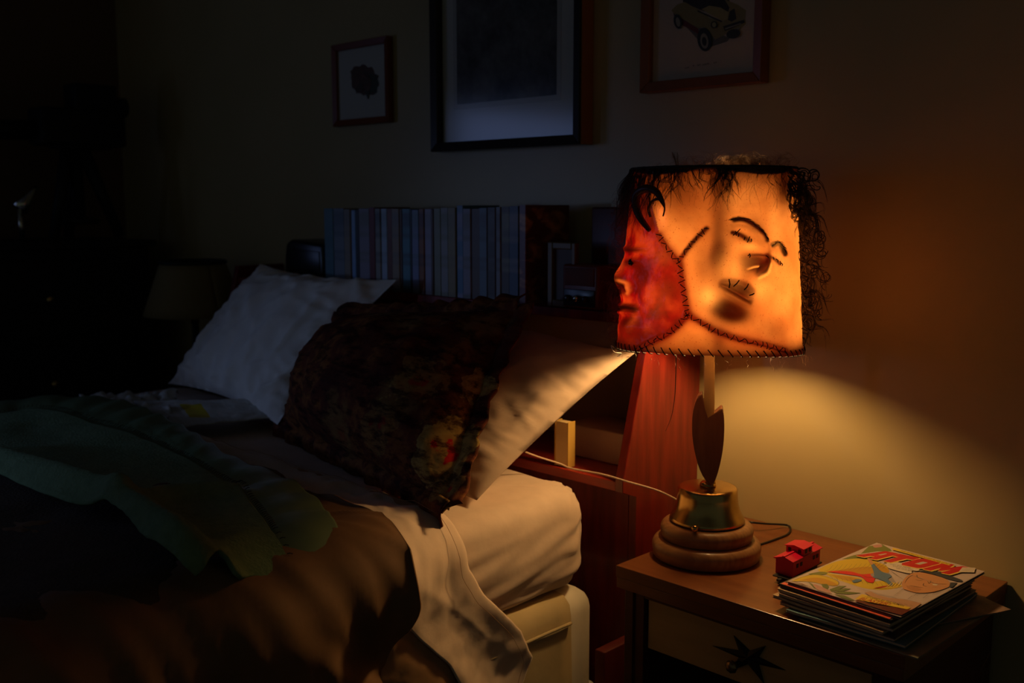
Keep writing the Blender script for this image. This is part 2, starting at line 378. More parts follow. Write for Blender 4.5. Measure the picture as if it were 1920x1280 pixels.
# -- green wool blanket with a satin edge
inner = [(-120, 790), (0, 775), (80, 766), (180, 795), (280, 826), (370, 872), (445, 922), (495, 977), (530, 1032), (557, 1097)]
outer = [(-120, 772), (0, 758), (75, 748), (215, 752), (330, 797), (430, 858), (545, 905), (612, 962), (642, 1052), (637, 1137)]
lower = [(-120, 850), (0, 900), (100, 945), (210, 988), (280, 1050), (343, 1108), (376, 1092), (403, 1070), (432, 1102), (470, 1084), (512, 1089), (557, 1097)]
OFF = .045
tp = poly_uy(inner, 110, OFF); bt = poly_uy(lower, 110, OFF)
lf = resample(np.array([bt[0], tp[0]]), 50); rt = resample(np.array([bt[-1], tp[-1]]), 50)
RA = ridge([(-60, 855), (30, 888), (120, 922), (210, 962), (290, 1020), (350, 1074)], OFF)
RB = ridge([(215, 978), (300, 935), (420, 925), (520, 945)], OFF)
RD = ridge([(430, 1096), (420, 1060), (440, 1020), (470, 990)], OFF)
RE_ = ridge([(60, 800), (160, 850), (260, 890), (330, 930)], OFF)
def grbump(u, y, a, b):
    h = .005*nz(u*6, y*6, 31)+.002*nz(u*16, y*16, 32)
    d, s, _ = rdist(u, y, RA); h += .058*math.exp(-(d/.032)**2)*(.55+.45*s)
    d, s, _ = rdist(u, y, RB); h += .026*math.exp(-(d/.028)**2)*math.sin(PI*min(1, .1+s))
    d, s, _ = rdist(u, y, RD); h += .020*math.exp(-(d/.022)**2)*(1-s)
    d, s, _ = rdist(u, y, RE_); h -= .006*math.exp(-(d/.05)**2)
    return h
gb = tag(obj('green_blanket', gridgeo(lay(coons(bt, tp, lf, rt), OFF, grbump)), M_felt), 'green wool blanket with a satin ruffle thrown across the bed', 'blanket'); solid(gb, .006, 0)
ot = poly_uy(outer, 160, OFF-.006); it = poly_uy(inner, 160, OFF)
UY = np.stack([it*(1-q)+ot*q for q in np.linspace(0, 1, 26)], 1)
def satbump(u, y, a, b):
    g = grbump(u, y, a, b)*(1-b)
    return g+.010*b**.6*(.5+.5*math.sin(a*95+1.5*nz(a*20, 1)))*(.6+.4*nz(a*14, 4))+.006*math.sin(PI*b)+.002*nz(a*160, b*2.0, 3)*(1-b)
sa = obj('satin_ruffle', gridgeo(lay(UY, OFF-.004, satbump)), M_satin, gb, label='glossy green satin ruffle'); solid(sa, .002, 0)
st = []
for i in range(0, 159):
    p = bedpt(*(it[i]*.98+ot[i]*.02), OFF+.004+satbump(*it[i], i/159, .02)); q = bedpt(*(it[i]*.90+ot[i]*.10), OFF+.004+satbump(*it[i], i/159, .1))
    st.append(tube([p, (p+q)/2+np.array([0, 0, .001]), q], .0006, 4))
obj('blanket_stitch', join(*st), M_thread, gb)
# ---------------------------------------------------------------- pillows
def pillow(c00, c10, c11, c01, T, n=46, m=36, wr=.006, seed=0, pull=.05, front=1.0, back=.6, pw=2.6, ex=.62):
    c00, c10, c11, c01 = [np.array(c, float) for c in (c00, c10, c11, c01)]
    nrm = np.cross(c10-c00, c01-c00); nrm /= np.linalg.norm(nrm)
    def P(u, v, s):
        pu = u+pull*(.5-u)*2*(1-(2*v-1)**2)*abs(2*u-1)**2; pv = v+pull*(.5-v)*2*(1-(2*u-1)**2)*abs(2*v-1)**2
        b = (1-pu)*(1-pv)*c00+pu*(1-pv)*c10+pu*pv*c11+(1-pu)*pv*c01
        f = (max(0, 1-abs(2*u-1)**pw)**ex)*(max(0, 1-abs(2*v-1)**pw)**ex)
        e = (1-f)
        wk = wr*(nz(u*7+seed, v*3, seed)+.6*nz(u*16, v*6+seed, 3)+1.6*e*nz(u*20, v*20, seed+5)*.6)
        wk += wr*.8*math.sin((u*1.0+v*.6)*26+4*nz(u*3, v*3, seed))*max(0, nz(u*4, v*4, seed+9)+.1)
        wk += wr*1.1*(crease(u, v, 5, seed)-.3)*min(1, e*2+.35)+wr*.7*(crease(v, u*1.3, 9, seed+4)-.3)*min(1, e*2+.2)
        return b+nrm*s*(T*f+wk*min(1, f*3+.15)*(1 if s > 0 else .3))
    A = np.array([[P(u, v, front) for v in np.linspace(0, 1, m)] for u in np.linspace(0, 1, n)])
    B = np.array([[P(u, v, -back) for v in np.linspace(0, 1, m)] for u in np.linspace(0, 1, n)])
    va, fa = gridgeo(A); vb, fb = gridgeo(B); k = len(va)
    F_ = [list(f) for f in fa]+[[i+k for i in f][::-1] for f in fb]
    I = np.arange(n*m).reshape(n, m); loop = list(I[:, 0])+list(I[-1, 1:])+list(I[-2::-1, -1])+list(I[0, -2:0:-1])
    for i in range(len(loop)):
        a, b = loop[i], loop[(i+1) % len(loop)]; F_.append([b, a, a+k, b+k])
    return (np.vstack([va, vb]), F_), A, nrm
g, _, _ = pillow((-2.47, -.385, .735), (-1.84, -.46, .735), (-1.735, -.215, 1.035), (-2.31, -.20, 1.045), .07, wr=.009, seed=2, n=80, m=60)
wp = tag(obj('bed_pillow', g, M_white), 'plain white pillow leaning on the headboard at the far left, lit blue', 'pillow', 'pillows against the headboard')
wp = own(wp)
tipP = PY(1190, 662, -.195); 
g, _, _ = pillow((-1.80, -.47, .73), (-1.170, -.515, .722), tuple(tipP), (-1.68, -.20, .98), .075, wr=.0042, seed=7, pw=2.3, ex=.65, n=90, m=66, pull=.02)
pp = own(tag(obj('bed_pillow', g, mat('peach_pillowcase', (.58, .42, .32), .85, col2=(.53, .385, .29), scale=30, bump=.25, bscale=60)), 'creased peach pillow lit by the lamp, nearest the nightstand', 'pillow', 'pillows against the headboard'))
# floral cushion
def floral(blooms):
    m = bpy.data.materials.new('floral_tapestry'); m.use_nodes = True; nt = m.node_tree; b = nt.nodes['Principled BSDF']
    b.inputs['Roughness'].default_value = .85; b.inputs['Specular IOR Level'].default_value = .15
    tc = nt.nodes.new('ShaderNodeTexCoord'); L = nt.links.new
    def node(t, **k):
        n = nt.nodes.new(t)
        for q, v in k.items(): n.inputs[q].default_value = v
        return n
    n = node('ShaderNodeTexNoise', Scale=24, Detail=6); L(tc.outputs['Object'], n.inputs['Vector'])
    mx = nt.nodes.new('ShaderNodeVectorMath'); mx.operation = 'MULTIPLY_ADD'; mx.inputs[1].default_value = (.11, .11, .11)
    L(n.outputs['Color'], mx.inputs[0]); L(tc.outputs['Object'], mx.inputs[2])
    def ramp(src, st):
        r = nt.nodes.new('ShaderNodeValToRGB'); cr = r.color_ramp
        cr.elements[0].position, cr.elements[1].position = st[0][0], st[-1][0]; cr.elements[0].color = (*st[0][1], 1); cr.elements[1].color = (*st[-1][1], 1)
        for p_, c_ in st[1:-1]: e = cr.elements.new(p_); e.color = (*c_, 1)
        L(src, r.inputs[0]); return r
    w2 = node('ShaderNodeTexNoise', Scale=9, Detail=8, Roughness=.65); L(tc.outputs['Object'], w2.inputs['Vector'])
    base = ramp(w2.outputs['Fac'], [(.40, (.07, .014, .008)), (.49, (.13, .030, .013)), (.545, (.23, .08, .02)), (.60, (.10, .02, .010)), (.70, (.24, .09, .026))])
    v = node('ShaderNodeTexVoronoi', Scale=7.5, Randomness=.9); L(mx.outputs[0], v.inputs['Vector'])
    fl = ramp(v.outputs['Distance'], [(0, (.30, .05, .02)), (.12, (.24, .10, .03)), (.22, (.27, .15, .045)), (.34, (.17, .08, .025)), (.42, (.06, .02, .01))])
    msk = ramp(v.outputs['Distance'], [(.30, (.6, .6, .6)), (.44, (0, 0, 0))])
    hs = nt.nodes.new('ShaderNodeSeparateColor'); L(v.outputs['Color'], hs.inputs[0]); pk = ramp(hs.outputs[0], [(.5, (0, 0, 0)), (.56, (1, 1, 1))])
    mm = nt.nodes.new('ShaderNodeMath'); mm.operation = 'MULTIPLY'; L(msk.outputs[0], mm.inputs[0]); L(pk.outputs[0], mm.inputs[1])
    mi = nt.nodes.new('ShaderNodeMix'); mi.data_type = 'RGBA'; L(mm.outputs[0], mi.inputs[0]); L(base.outputs[0], mi.inputs[6]); L(fl.outputs[0], mi.inputs[7]); cur = mi.outputs[2]
    for bpos, rad, amt in blooms:
        ds = nt.nodes.new('ShaderNodeVectorMath'); ds.operation = 'DISTANCE'; L(mx.outputs[0], ds.inputs[0]); ds.inputs[1].default_value = tuple(float(q)+.055 for q in bpos)
        sc = nt.nodes.new('ShaderNodeMath'); sc.operation = 'DIVIDE'; L(ds.outputs['Value'], sc.inputs[0]); sc.inputs[1].default_value = rad
        f = ramp(sc.outputs[0], [(0, (.60, .012, .012)), (.28, (.55, .012, .012)), (.34, (.45, .22, .05)), (.60, (.52, .33, .09)), (.80, (.36, .20, .05)), (.93, (.42, .28, .08)), (1.0, (.06, .02, .01))])
        k = ramp(sc.outputs[0], [(.92, (1, 1, 1)), (1.0, (0, 0, 0))])
        mi = nt.nodes.new('ShaderNodeMix'); mi.data_type = 'RGBA'; km = nt.nodes.new('ShaderNodeMath'); km.operation = 'MULTIPLY'; km.inputs[1].default_value = amt; L(k.outputs[0], km.inputs[0]); L(km.outputs[0], mi.inputs[0]); L(cur, mi.inputs[6]); L(f.outputs[0], mi.inputs[7]); cur = mi.outputs[2]
    n5 = node('ShaderNodeTexNoise', Scale=34, Detail=6, Roughness=.7); mq = nt.nodes.new('ShaderNodeMapping'); mq.inputs['Scale'].default_value = (.5, 1, 1.6); L(tc.outputs['Object'], mq.inputs[0]); L(mq.outputs[0], n5.inputs['Vector'])
    st_ = ramp(n5.outputs['Fac'], [(.40, (.25, .18, .15)), (.52, (1, 1, 1))]); mj = nt.nodes.new('ShaderNodeMix'); mj.data_type = 'RGBA'; mj.blend_type = 'MULTIPLY'; mj.inputs[0].default_value = 1; L(cur, mj.inputs[6]); L(st_.outputs[0], mj.inputs[7])
    L(mj.outputs[2], b.inputs['Base Color'])
    bp = nt.nodes.new('ShaderNodeBump'); bp.inputs['Strength'].default_value = .35; bp.inputs['Distance'].default_value = .003
    n3 = node('ShaderNodeTexNoise', Scale=60); L(tc.outputs['Object'], n3.inputs['Vector']); L(n3.outputs['Fac'], bp.inputs['Height']); L(bp.outputs[0], b.inputs['Normal'])
    return m
BL, BR, TR, TL = PZ(525, 800, .725), PZ(842, 957, .738), PY(978, 575, -.295), PY(640, 590, -.325)
def onfl(px, py):   # where the front of the stuffed cushion is seen (four corners, bulging by FT)
    q = np.cross(BR-BL, TL-BL); q /= np.linalg.norm(q); best = None
    for u in np.linspace(.02, .98, 60):
        for v in np.linspace(.02, .98, 60):
            p = (1-u)*(1-v)*BL+u*(1-v)*BR+u*v*TR+(1-u)*v*TL+q*FT*(max(0, 1-(2*u-1)**2)**.72)*(max(0, 1-(2*v-1)**2)**.72)
            e = np.hypot(*(np.array(project(p))-(px, py)))
            if best is None or e < best[0]: best = (e, p)
    return best[1]-(BL+BR)/2
FT = .135
M_floral = floral([(onfl(832, 838), .062, 1.0), (onfl(928, 735), .032, .8), (onfl(785, 705), .050, .45), (onfl(700, 800), .05, .3), (onfl(870, 930), .03, .6)])
fc = thing('floral_cushion', 'dark floral tapestry cushion with ruffled edges in front of the pillows', 'cushion', tuple((BL+BR)/2))
g, A, nrm = pillow(BL, BR, TR, TL, .135, wr=.006, seed=13, n=70, m=50, pull=.03, front=1.0, back=.12, pw=2.0, ex=.72)
obj('cushion_body', g, M_floral, fc)
def ruffle(edge, cen, w_, waves, seed, lift=1.0):
    E_ = resample(np.array(edge), 240); G = []
    T = np.gradient(E_, axis=0); T /= np.linalg.norm(T, axis=1)[:, None]
    for i in range(240):
        s = i/239; o = np.cross(T[i], nrm); o /= np.linalg.norm(o)
        if o@(E_[i]-cen) < 0: o = -o
        row = []
        for q in np.linspace(0, 1, 12):
            amp = .0075*q**.8*(.6+.6*nz(s*22, seed)); ph = s*waves*2*PI+4*nz(s*7, seed, 3)
            row.append(E_[i]-o*.014*(1-q)+o*(w_*q*(.85+.25*nz(s*18, seed, 8)))+nrm*(amp*math.sin(ph)*(.4+.6*lift)+.010*_s(PI*q)*lift+.006*(1-q)*lift-.012*q*(1-lift))+T[i]*amp*.8*_c(ph*1.0+1))
        G.append(row)
    return gridgeo(np.array(G))
cen = (BL+BR+TR+TL)/4
for nm, ed, wv in (('ruffle', A[-1, :, :], 7), ('ruffle', A[:, 0, :], 10), ('ruffle', A[:, -1, :], 9), ('ruffle', A[0, :, :], 6)):
    solid(obj(nm, ruffle(ed, cen, .032, wv, wv, .55 if wv == 7 else 1.0), M_floral, fc), .003, 0)
# ---------------------------------------------------------------- newspapers
def newsprint():
    m = bpy.data.materials.new('newsprint'); m.use_nodes = True; nt = m.node_tree; b = nt.nodes['Principled BSDF']; L = nt.links.new
    b.inputs['Roughness'].default_value = .85
    tc = nt.nodes.new('ShaderNodeTexCoord')
    br = nt.nodes.new('ShaderNodeTexBrick'); br.inputs['Scale'].default_value = 1.0; br.inputs['Color1'].default_value = (.16, .15, .14, 1); br.inputs['Color2'].default_value = (.34, .32, .28, 1)
    br.inputs['Mortar'].default_value = (.56, .54, .50, 1); br.inputs['Mortar Size'].default_value = .06; br.inputs['Brick Width'].default_value = .9; br.inputs['Row Height'].default_value = .16; br.offset = .0
    mp = nt.nodes.new('ShaderNodeMapping'); mp.inputs['Scale'].default_value = (16, 16, 16); L(tc.outputs['UV'], mp.inputs[0]); L(mp.outputs[0], br.inputs['Vector'])
    v = nt.nodes.new('ShaderNodeTexVoronoi'); v.inputs['Scale'].default_value = 4; v.distance = 'CHEBYCHEV'; L(tc.outputs['UV'], v.inputs['Vector'])
    rr = nt.nodes.new('ShaderNodeSeparateColor'); L(v.outputs['Color'], rr.inputs[0])
    cr = nt.nodes.new('ShaderNodeValToRGB'); cr.color_ramp.interpolation = 'CONSTANT'; cr.color_ramp.elements[0].color = (0, 0, 0, 1); cr.color_ramp.elements[1].position = .55; cr.color_ramp.elements[1].color = (1, 1, 1, 1); L(rr.outputs[0], cr.inputs[0])
    mi = nt.nodes.new('ShaderNodeMix'); mi.data_type = 'RGBA'; L(cr.outputs[0], mi.inputs[0]); L(br.outputs[0], mi.inputs[6]); mi.inputs[7].default_value = (.54, .52, .48, 1)
    L(mi.outputs[2], b.inputs['Base Color']); return m
M_news = newsprint(); M_yel = flat('yellow_ink', (.55, .42, .03)); M_tan = flat('tan_ink', (.30, .22, .12))
def uvgrid(o, nu, nv, su=1, sv=1):
    me = o.data; uv = me.uv_layers.new(name='sheet')
    for l in me.loops:
        i, j = divmod(l.vertex_index, nv)
        uv.data[l.index].uv = (i/(nu-1)*su, j/(nv-1)*sv)
def sheet(name, c, label, mats, crump, seed, mif=None):
    c = [np.array(q, float) for q in c]; nu, nv = 34, 26; G = np.zeros((nu, nv, 3))
    for i in range(nu):
        for j in range(nv):
            a, b = i/(nu-1), j/(nv-1)
            G[i, j] = (1-a)*(1-b)*c[0]+a*(1-b)*c[1]+a*b*c[2]+(1-a)*b*c[3]
            G[i, j, 2] += crump*(abs(nz(a*5+seed, b*5, seed))+.5*abs(nz(a*11, b*11, seed)))
            G[i, j, 1] -= crump*.5*abs(nz(a*5+3, b*5, seed+2))
    V, Fc = gridgeo(G); mi = None
    if mif: mi = [mif((k // (nv-1)+.5)/(nu-1), (k % (nv-1)+.5)/(nv-1)) for k in range(len(Fc))]
    o = obj(name, (V, Fc), mats, mi=mi); uvgrid(o, nu, nv, 1, .7); solid(o, .0012, 0)
    tag(o, label, 'newspaper', 'newspapers on the bed'); return own(o)
sheet('newspaper', (PZ(300, 806, .738), PZ(524, 782, .742), PY(520, 748, -.40), PZ(250, 752, .745)), 'flat newspaper lying open in front of the white pillow', [M_news, M_yel], .006, 3,
      lambda a, b: 1 if .30 < a < .46 and .25 < b < .8 else 0)
sheet('newspaper', (PY(437, 768, -.40), PY(527, 766, -.425), PY(503, 686, -.40), PY(440, 722, -.37)), 'newspaper page standing up against the white pillow', [M_news, M_tan], .003, 5,
      lambda a, b: 1 if a < .4 and b < .9 else 0)
sheet('newspaper', (PZ(170, 770, .735), PZ(320, 800, .735), PZ(335, 738, .735), PZ(150, 748, .735)), 'crumpled sheet of newspaper at the far edge of the bed', [M_news], .03, 8)
# ================================================================ headboard
XP = -1.083; XH = -2.50; YB = -.017
hb = thing('bookcase_headboard', 'red-stained bookcase headboard with sloping ends behind the pillows', 'headboard', ((XP+XH)/2, -.12, 0))
side = [(YB, 0), (-.205, 0), (-.205, .682), (-.245, .695), (-.245, .717), (-.162, 1.03), (YB, 1.03)]
obj('end_panel', prism(side, 0, XP-.018, XP, .0015), M_redwood, hb, smooth=False, label='glossy red end panel with a sloping front edge')
obj('end_panel', prism(side, 0, XH, XH+.018, .0015), M_redwood, hb, smooth=False)
obj('shelf', box(XH+.018, XP-.018, -.243, YB, .695, .713, .0015), M_dkred, hb, smooth=False, label='red lower shelf')
obj('shelf', box(XH+.018, XP-.018, -.165, YB, .982, 1.0, .0015), M_redwood, hb, smooth=False, label='upper shelf carrying the books')
obj('back_panel', box(XH+.018, XP-.018, YB-.006, YB, .713, .982), M_backp, hb, smooth=False, label='pale back of the lower compartment')
obj('front_board', box(XH+.018, XP-.018, -.20, -.185, .12, .695, .001), M_redwood, hb, smooth=False)
for x in (-1.55, -2.02): obj('divider', box(x-.008, x+.008, -.16, YB-.006, .713, .982), M_redwood, hb, smooth=False)
# ---------------------------------------------------------------- books on the headboard
M_page = flat('book_pages', (.30, .17, .09), .85)
_bc = {}
def bookmat(c, c2):
    k = (c, c2)
    if k not in _bc:
        m = bpy.data.materials.new('book_cloth'); m.use_nodes = True; nt = m.node_tree; b = nt.nodes['Principled BSDF']; L = nt.links.new
        b.inputs['Roughness'].default_value = .42
        tc = nt.nodes.new('ShaderNodeTexCoord'); mp = nt.nodes.new('ShaderNodeMapping'); mp.inputs['Scale'].default_value = (1, 1, 7); L(tc.outputs['Object'], mp.inputs[0])
        n = nt.nodes.new('ShaderNodeTexNoise'); n.inputs['Scale'].default_value = 2.0; n.inputs['Detail'].default_value = 2; L(mp.outputs[0], n.inputs[0])
        n.inputs['Roughness'].default_value = .8
        r = nt.nodes.new('ShaderNodeValToRGB'); r.color_ramp.elements[0].position = .47; r.color_ramp.elements[1].position = .56
        c, c2 = [tuple(q*.8 for q in k_) for k_ in (c, c2)]; r.color_ramp.elements[0].color = (*c, 1); r.color_ramp.elements[1].color = (*c2, 1); L(n.outputs['Fac'], r.inputs[0]); L(r.outputs[0], b.inputs['Base Color'])
        _bc[k] = m
    return _bc[k]
BK = [(608, 625, 'slate teal', (.10, .22, .28), (.14, .26, .32), .186), (625, 645, 'slate grey', (.24, .27, .33), (.14, .17, .22), .186), (645, 657, 'tan grey', (.32, .26, .20), (.24, .2, .18), .184),
      (657, 665, 'bright blue', (.25, .42, .72), (.32, .48, .74), .182), (665, 672, 'black', (.02, .02, .02), (.03, .03, .03), .183), (672, 692, 'lilac grey', (.30, .26, .34), (.22, .21, .2), .186),
      (692, 703, 'dark red', (.17, .014, .01), (.2, .02, .012), .189), (703, 713, 'stone grey', (.32, .30, .27), (.12, .12, .13), .186), (713, 724, 'pale blue', (.44, .52, .66), (.3, .38, .46), .186),
      (724, 734, 'rust brown', (.17, .04, .012), (.22, .06, .02), .186), (734, 748, 'tan', (.34, .24, .15), (.22, .18, .15), .186), (748, 752, 'thin brown', (.14, .06, .03), (.16, .07, .03), .185),
      (752, 767, 'teal', (.10, .27, .34), (.06, .09, .13), .186), (767, 771, 'thin black', (.025, .02, .02), (.03, .03, .03), .185), (771, 784, 'blue violet', (.24, .27, .46), (.16, .22, .28), .184),
      (784, 794, 'rust orange', (.30, .09, .012), (.10, .02, .01), .186), (794, 807, 'lilac', (.38, .33, .47), (.3, .26, .3), .186), (807, 811, 'thin dark brown', (.1, .04, .02), (.12, .05, .02), .185),
      (811, 824, 'olive grey', (.30, .28, .2), (.26, .26, .16), .187), (824, 838, 'cream', (.36, .33, .33), (.24, .23, .16), .189), (838, 853, 'mustard', (.32, .24, .10), (.26, .2, .10), .189),
      (855, 867, 'blue and lilac', (.12, .24, .40), (.34, .32, .46), .194), (867, 882, 'mauve grey', (.30, .27, .34), (.2, .17, .15), .187), (882, 898, 'cocoa brown', (.14, .08, .05), (.12, .06, .04), .187),
      (898, 913, 'slate blue', (.16, .22, .28), (.12, .13, .16), .189), (913, 928, 'dark brown', (.07, .05, .04), (.12, .10, .09), .190), (928, 937, 'pale grey', (.26, .26, .29), (.16, .14, .14), .191),
      (937, 953, 'olive-topped brown', (.10, .07, .06), (.26, .23, .14), .192), (953, 971, 'navy and grey', (.06, .09, .17), (.24, .21, .24), .193)]
ORD = ['first', 'second', 'third', 'fourth', 'fifth', 'sixth', 'seventh', 'eighth', 'ninth', 'tenth', 'eleventh', 'twelfth', 'thirteenth', 'fourteenth', 'fifteenth', 'sixteenth', 'seventeenth', 'eighteenth', 'nineteenth', 'twentieth',
       'twenty-first', 'twenty-second', 'twenty-third', 'twenty-fourth', 'twenty-fifth', 'twenty-sixth', 'twenty-seventh', 'twenty-eighth', 'twenty-ninth']
YS = -.160; random.seed(4)
def book(x0, x1, h, yf, yb, m, label, group='paperbacks in a row on the headboard'):
    r = thing('book', label, 'book', ((x0+x1)/2, (yf+yb)/2, 1.0005), group=group)
    e = .0004; tk = min(.0012, (x1-x0)*.12)
    prof = [(x0+e, yf+.002), (x0+e+tk, yf), (x1-e-tk, yf), (x1-e, yf+.002), (x1-e, yb), (x1-e-tk, yb), (x1-e-tk, yf+.0022), (x0+e+tk, yf+.0022), (x0+e+tk, yb), (x0+e, yb)]
    obj('cover', prism(prof, 2, 1.0005, 1.0005+h), m, r, smooth=False)
    obj('page_block', box(x0+e+tk*1.05, x1-e-tk*1.05, yf+.0024, yb-.002, 1.0015, 1.0005+h-.002), M_page, r, smooth=False)
    return r
for i, (a, b, nm, c, c2, h) in enumerate(BK):
    x0, x1 = PY(a, 470, YS)[0], PY(b, 470, YS)[0]
    book(x0, x1, h, YS+random.uniform(0, .004), YS+.105+random.uniform(0, .012), bookmat(c, c2), '%s-spined paperback, %s from the left end of the row on the headboard' % (nm, ORD[i]))
def pulp():
    m = bpy.data.materials.new('marbled_cover'); m.use_nodes = True; nt = m.node_tree; b = nt.nodes['Principled BSDF']; L = nt.links.new; b.inputs['Roughness'].default_value = .35
    tc = nt.nodes.new('ShaderNodeTexCoord'); mp = nt.nodes.new('ShaderNodeMapping'); mp.inputs['Scale'].default_value = (8, 14, 30); mp.inputs['Rotation'].default_value = (.6, .3, .2); L(tc.outputs['Object'], mp.inputs[0])
    n = nt.nodes.new('ShaderNodeTexNoise'); n.inputs['Scale'].default_value = 1.2; n.inputs['Detail'].default_value = 4; n.inputs['Distortion'].default_value = 1.0; L(mp.outputs[0], n.inputs[0])
    r = nt.nodes.new('ShaderNodeValToRGB'); r.color_ramp.elements[0].position = .5; r.color_ramp.elements[1].position = .72; r.color_ramp.elements[0].color = (.13, .02, .012, 1); r.color_ramp.elements[1].color = (.62, .26, .09, 1)
    L(n.outputs['Fac'], r.inputs[0]); L(r.outputs[0], b.inputs['Base Color']); return m
xl = PY(973, 470, YS)[0]; xr = PY(986, 470, YS)[0]
r = book(xl, xr, .195, YS, YS+.128, pulp(), 'larger red-brown book with a streaked orange cover at the right end of the row')
bx = PY(1046, 500, -.13)[0]
# things on the right-hand end of the shelf
kb = tag(obj('storage_box', box(-1.285, XP-.02, -.10, YB-.008, 1.0006, 1.192, .004), M_standb), 'dark brown box at the right end of the headboard behind the radio', 'box')
own(kb)
f = thing('photo_frame', 'small dark standing picture frame between the red-brown book and the radio', 'picture frame', (-1.335, -.15, 1.0005))
fx0, fx1 = PY(1030, 500, -.152)[0], PY(1082, 500, -.152)[0]
M_frame_ol = flat('olive_frame', (.14, .085, .03), .4)
obj('frame', join(box(fx0, fx0+.013, -.158, -.146, 1.0005, 1.125, .002), box(fx1-.010, fx1, -.158, -.146, 1.0005, 1.125, .002), box(fx0+.013, fx1-.010, -.158, -.146, 1.112, 1.125, .002), box(fx0+.013, fx1-.010, -.158, -.146, 1.0005, 1.014, .002)), M_frame_ol, f, smooth=False)
obj('backing', box(fx0+.012, fx1-.009, -.150, -.147, 1.012, 1.114), flat('dark_card', (.07, .03, .018)), f, smooth=False)
rd = thing('table_radio', 'small dark red wooden radio on the right end of the headboard', 'radio', (-1.245, -.15, 1.0005))
rx0, rx1 = PY(1054, 515, -.163)[0], PY(1121, 515, -.163)[0]
obj('case', box(rx0, rx1, -.163, -.103, 1.0005, 1.085, .006, 3), flat('radio_red', (.14, .022, .012), .35), rd)
obj('grille', box(rx0+.008, rx1-.008, -.1655, -.1625, 1.045, 1.079, .001), flat('grille_cloth', (.10, .02, .014), .7), rd)
obj('dial_panel', box(rx0+.006, rx1-.006, -.1655, -.1625, 1.006, 1.038, .001), M_black, rd)
for k in range(3): obj('knob', xf(lathe([(.006, 0), (.006, .006), (.004, .008)], n=16), lambda p, k=k: (rx0+.018+k*.022+p[0], -.1655-p[2], 1.021+p[1])), M_chrome if k == 1 else M_black, rd)
# black rounded clock at the left end
ck = thing('alarm_clock', 'rounded black clock on the headboard left of the row of books', 'clock', (-2.19, -.10, 1.0005))
a0, a1 = PY(533, 480, -.15)[0], PY(605, 480, -.15)[0]
def ck_shape(p): return p
obj('clock_body', prism([(a0+.006, 1.0005), (a1, 1.0005), (a1, 1.098), (a0+.03, 1.108), (a0+.008, 1.096), (a0, 1.06), (a0, 1.02)], 1, -.150, -.05, .008), M_black, ck)
obj('clock_face', prism([(a0+.02, 1.03), (a1-.012, 1.03), (a1-.012, 1.08), (a0+.026, 1.085)], 1, -.1525, -.149, .001), M_black, ck, label='glossy face')
obj('foot', box(a0+.02, a1-.01, -.145, -.06, 1.0001, 1.0006), M_blackm, ck)
# books inside the lower compartment
yb_ = thing('book', 'yellow-edged book standing in the headboard compartment behind the peach pillow', 'book', (-1.27, -.226, .7135))
M_ybook = flat('yellow_boards', (.60, .36, .08), .5); M_ypage = flat('cream_pages', (.85, .62, .30), .8)
yx = PY(1068, 850, -.236)[0]
obj('cover', box(yx-.006, yx-.004, -.236, -.216, .7135, .80, .0006), M_ybook, yb_, smooth=False)
obj('cover', box(yx-.038, yx-.036, -.236, -.216, .7135, .80, .0006), M_ybook, yb_, smooth=False)
obj('page_block', box(yx-.036, yx-.006, -.2345, -.217, .715, .798), M_ypage, yb_, smooth=False)
own(tag(obj('cardboard_box', box(-1.30, -1.115, -.155, -.05, .7135, .775, .003), flat('pale_card', (.62, .44, .36), .7)), 'pale cardboard box inside the lower headboard compartment', 'box'))
# pale cord drooping from behind the pillow to the lamp
cw = spline([PY(985, 847, -.33), PY(1012, 857, -.30), PY(1050, 869, -.262), PY(1072, 878, -.256), PY(1130, 889, -.256), PY(1178, 903, -.258), PY(1235, 920, -.24), PY(1279, 942, -.215)], 60)
own(tag(obj('power_cord', tube(cw, .0017, 6), M_cordw), 'thin pale cord running from behind the peach pillow to the brass lamp base', 'cord'))
# ================================================================ pictures on the wall
def pane():
    m = bpy.data.materials.new('picture_glass'); m.use_nodes = True; nt = m.node_tree; nt.nodes.remove(nt.nodes['Principled BSDF'])
    t = nt.nodes.new('ShaderNodeBsdfTransparent'); g = nt.nodes.new('ShaderNodeBsdfGlossy'); g.inputs['Roughness'].default_value = .13
    lw = nt.nodes.new('ShaderNodeLayerWeight'); lw.inputs[0].default_value = .5; pw = nt.nodes.new('ShaderNodeMath'); pw.operation = 'POWER'; pw.inputs[1].default_value = 5.0; nt.links.new(lw.outputs['Facing'], pw.inputs[0])
    f = nt.nodes.new('ShaderNodeMath'); f.operation = 'MULTIPLY_ADD'; f.inputs[1].default_value = .9; f.inputs[2].default_value = .045; nt.links.new(pw.outputs[0], f.inputs[0]); x = nt.nodes.new('ShaderNodeMixShader')
    nt.links.new(f.outputs[0], x.inputs[0]); nt.links.new(t.outputs[0], x.inputs[1]); nt.links.new(g.outputs[0], x.inputs[2]); nt.links.new(x.outputs[0], nt.nodes['Material Output'].inputs[0]); return m
M_pane = pane()
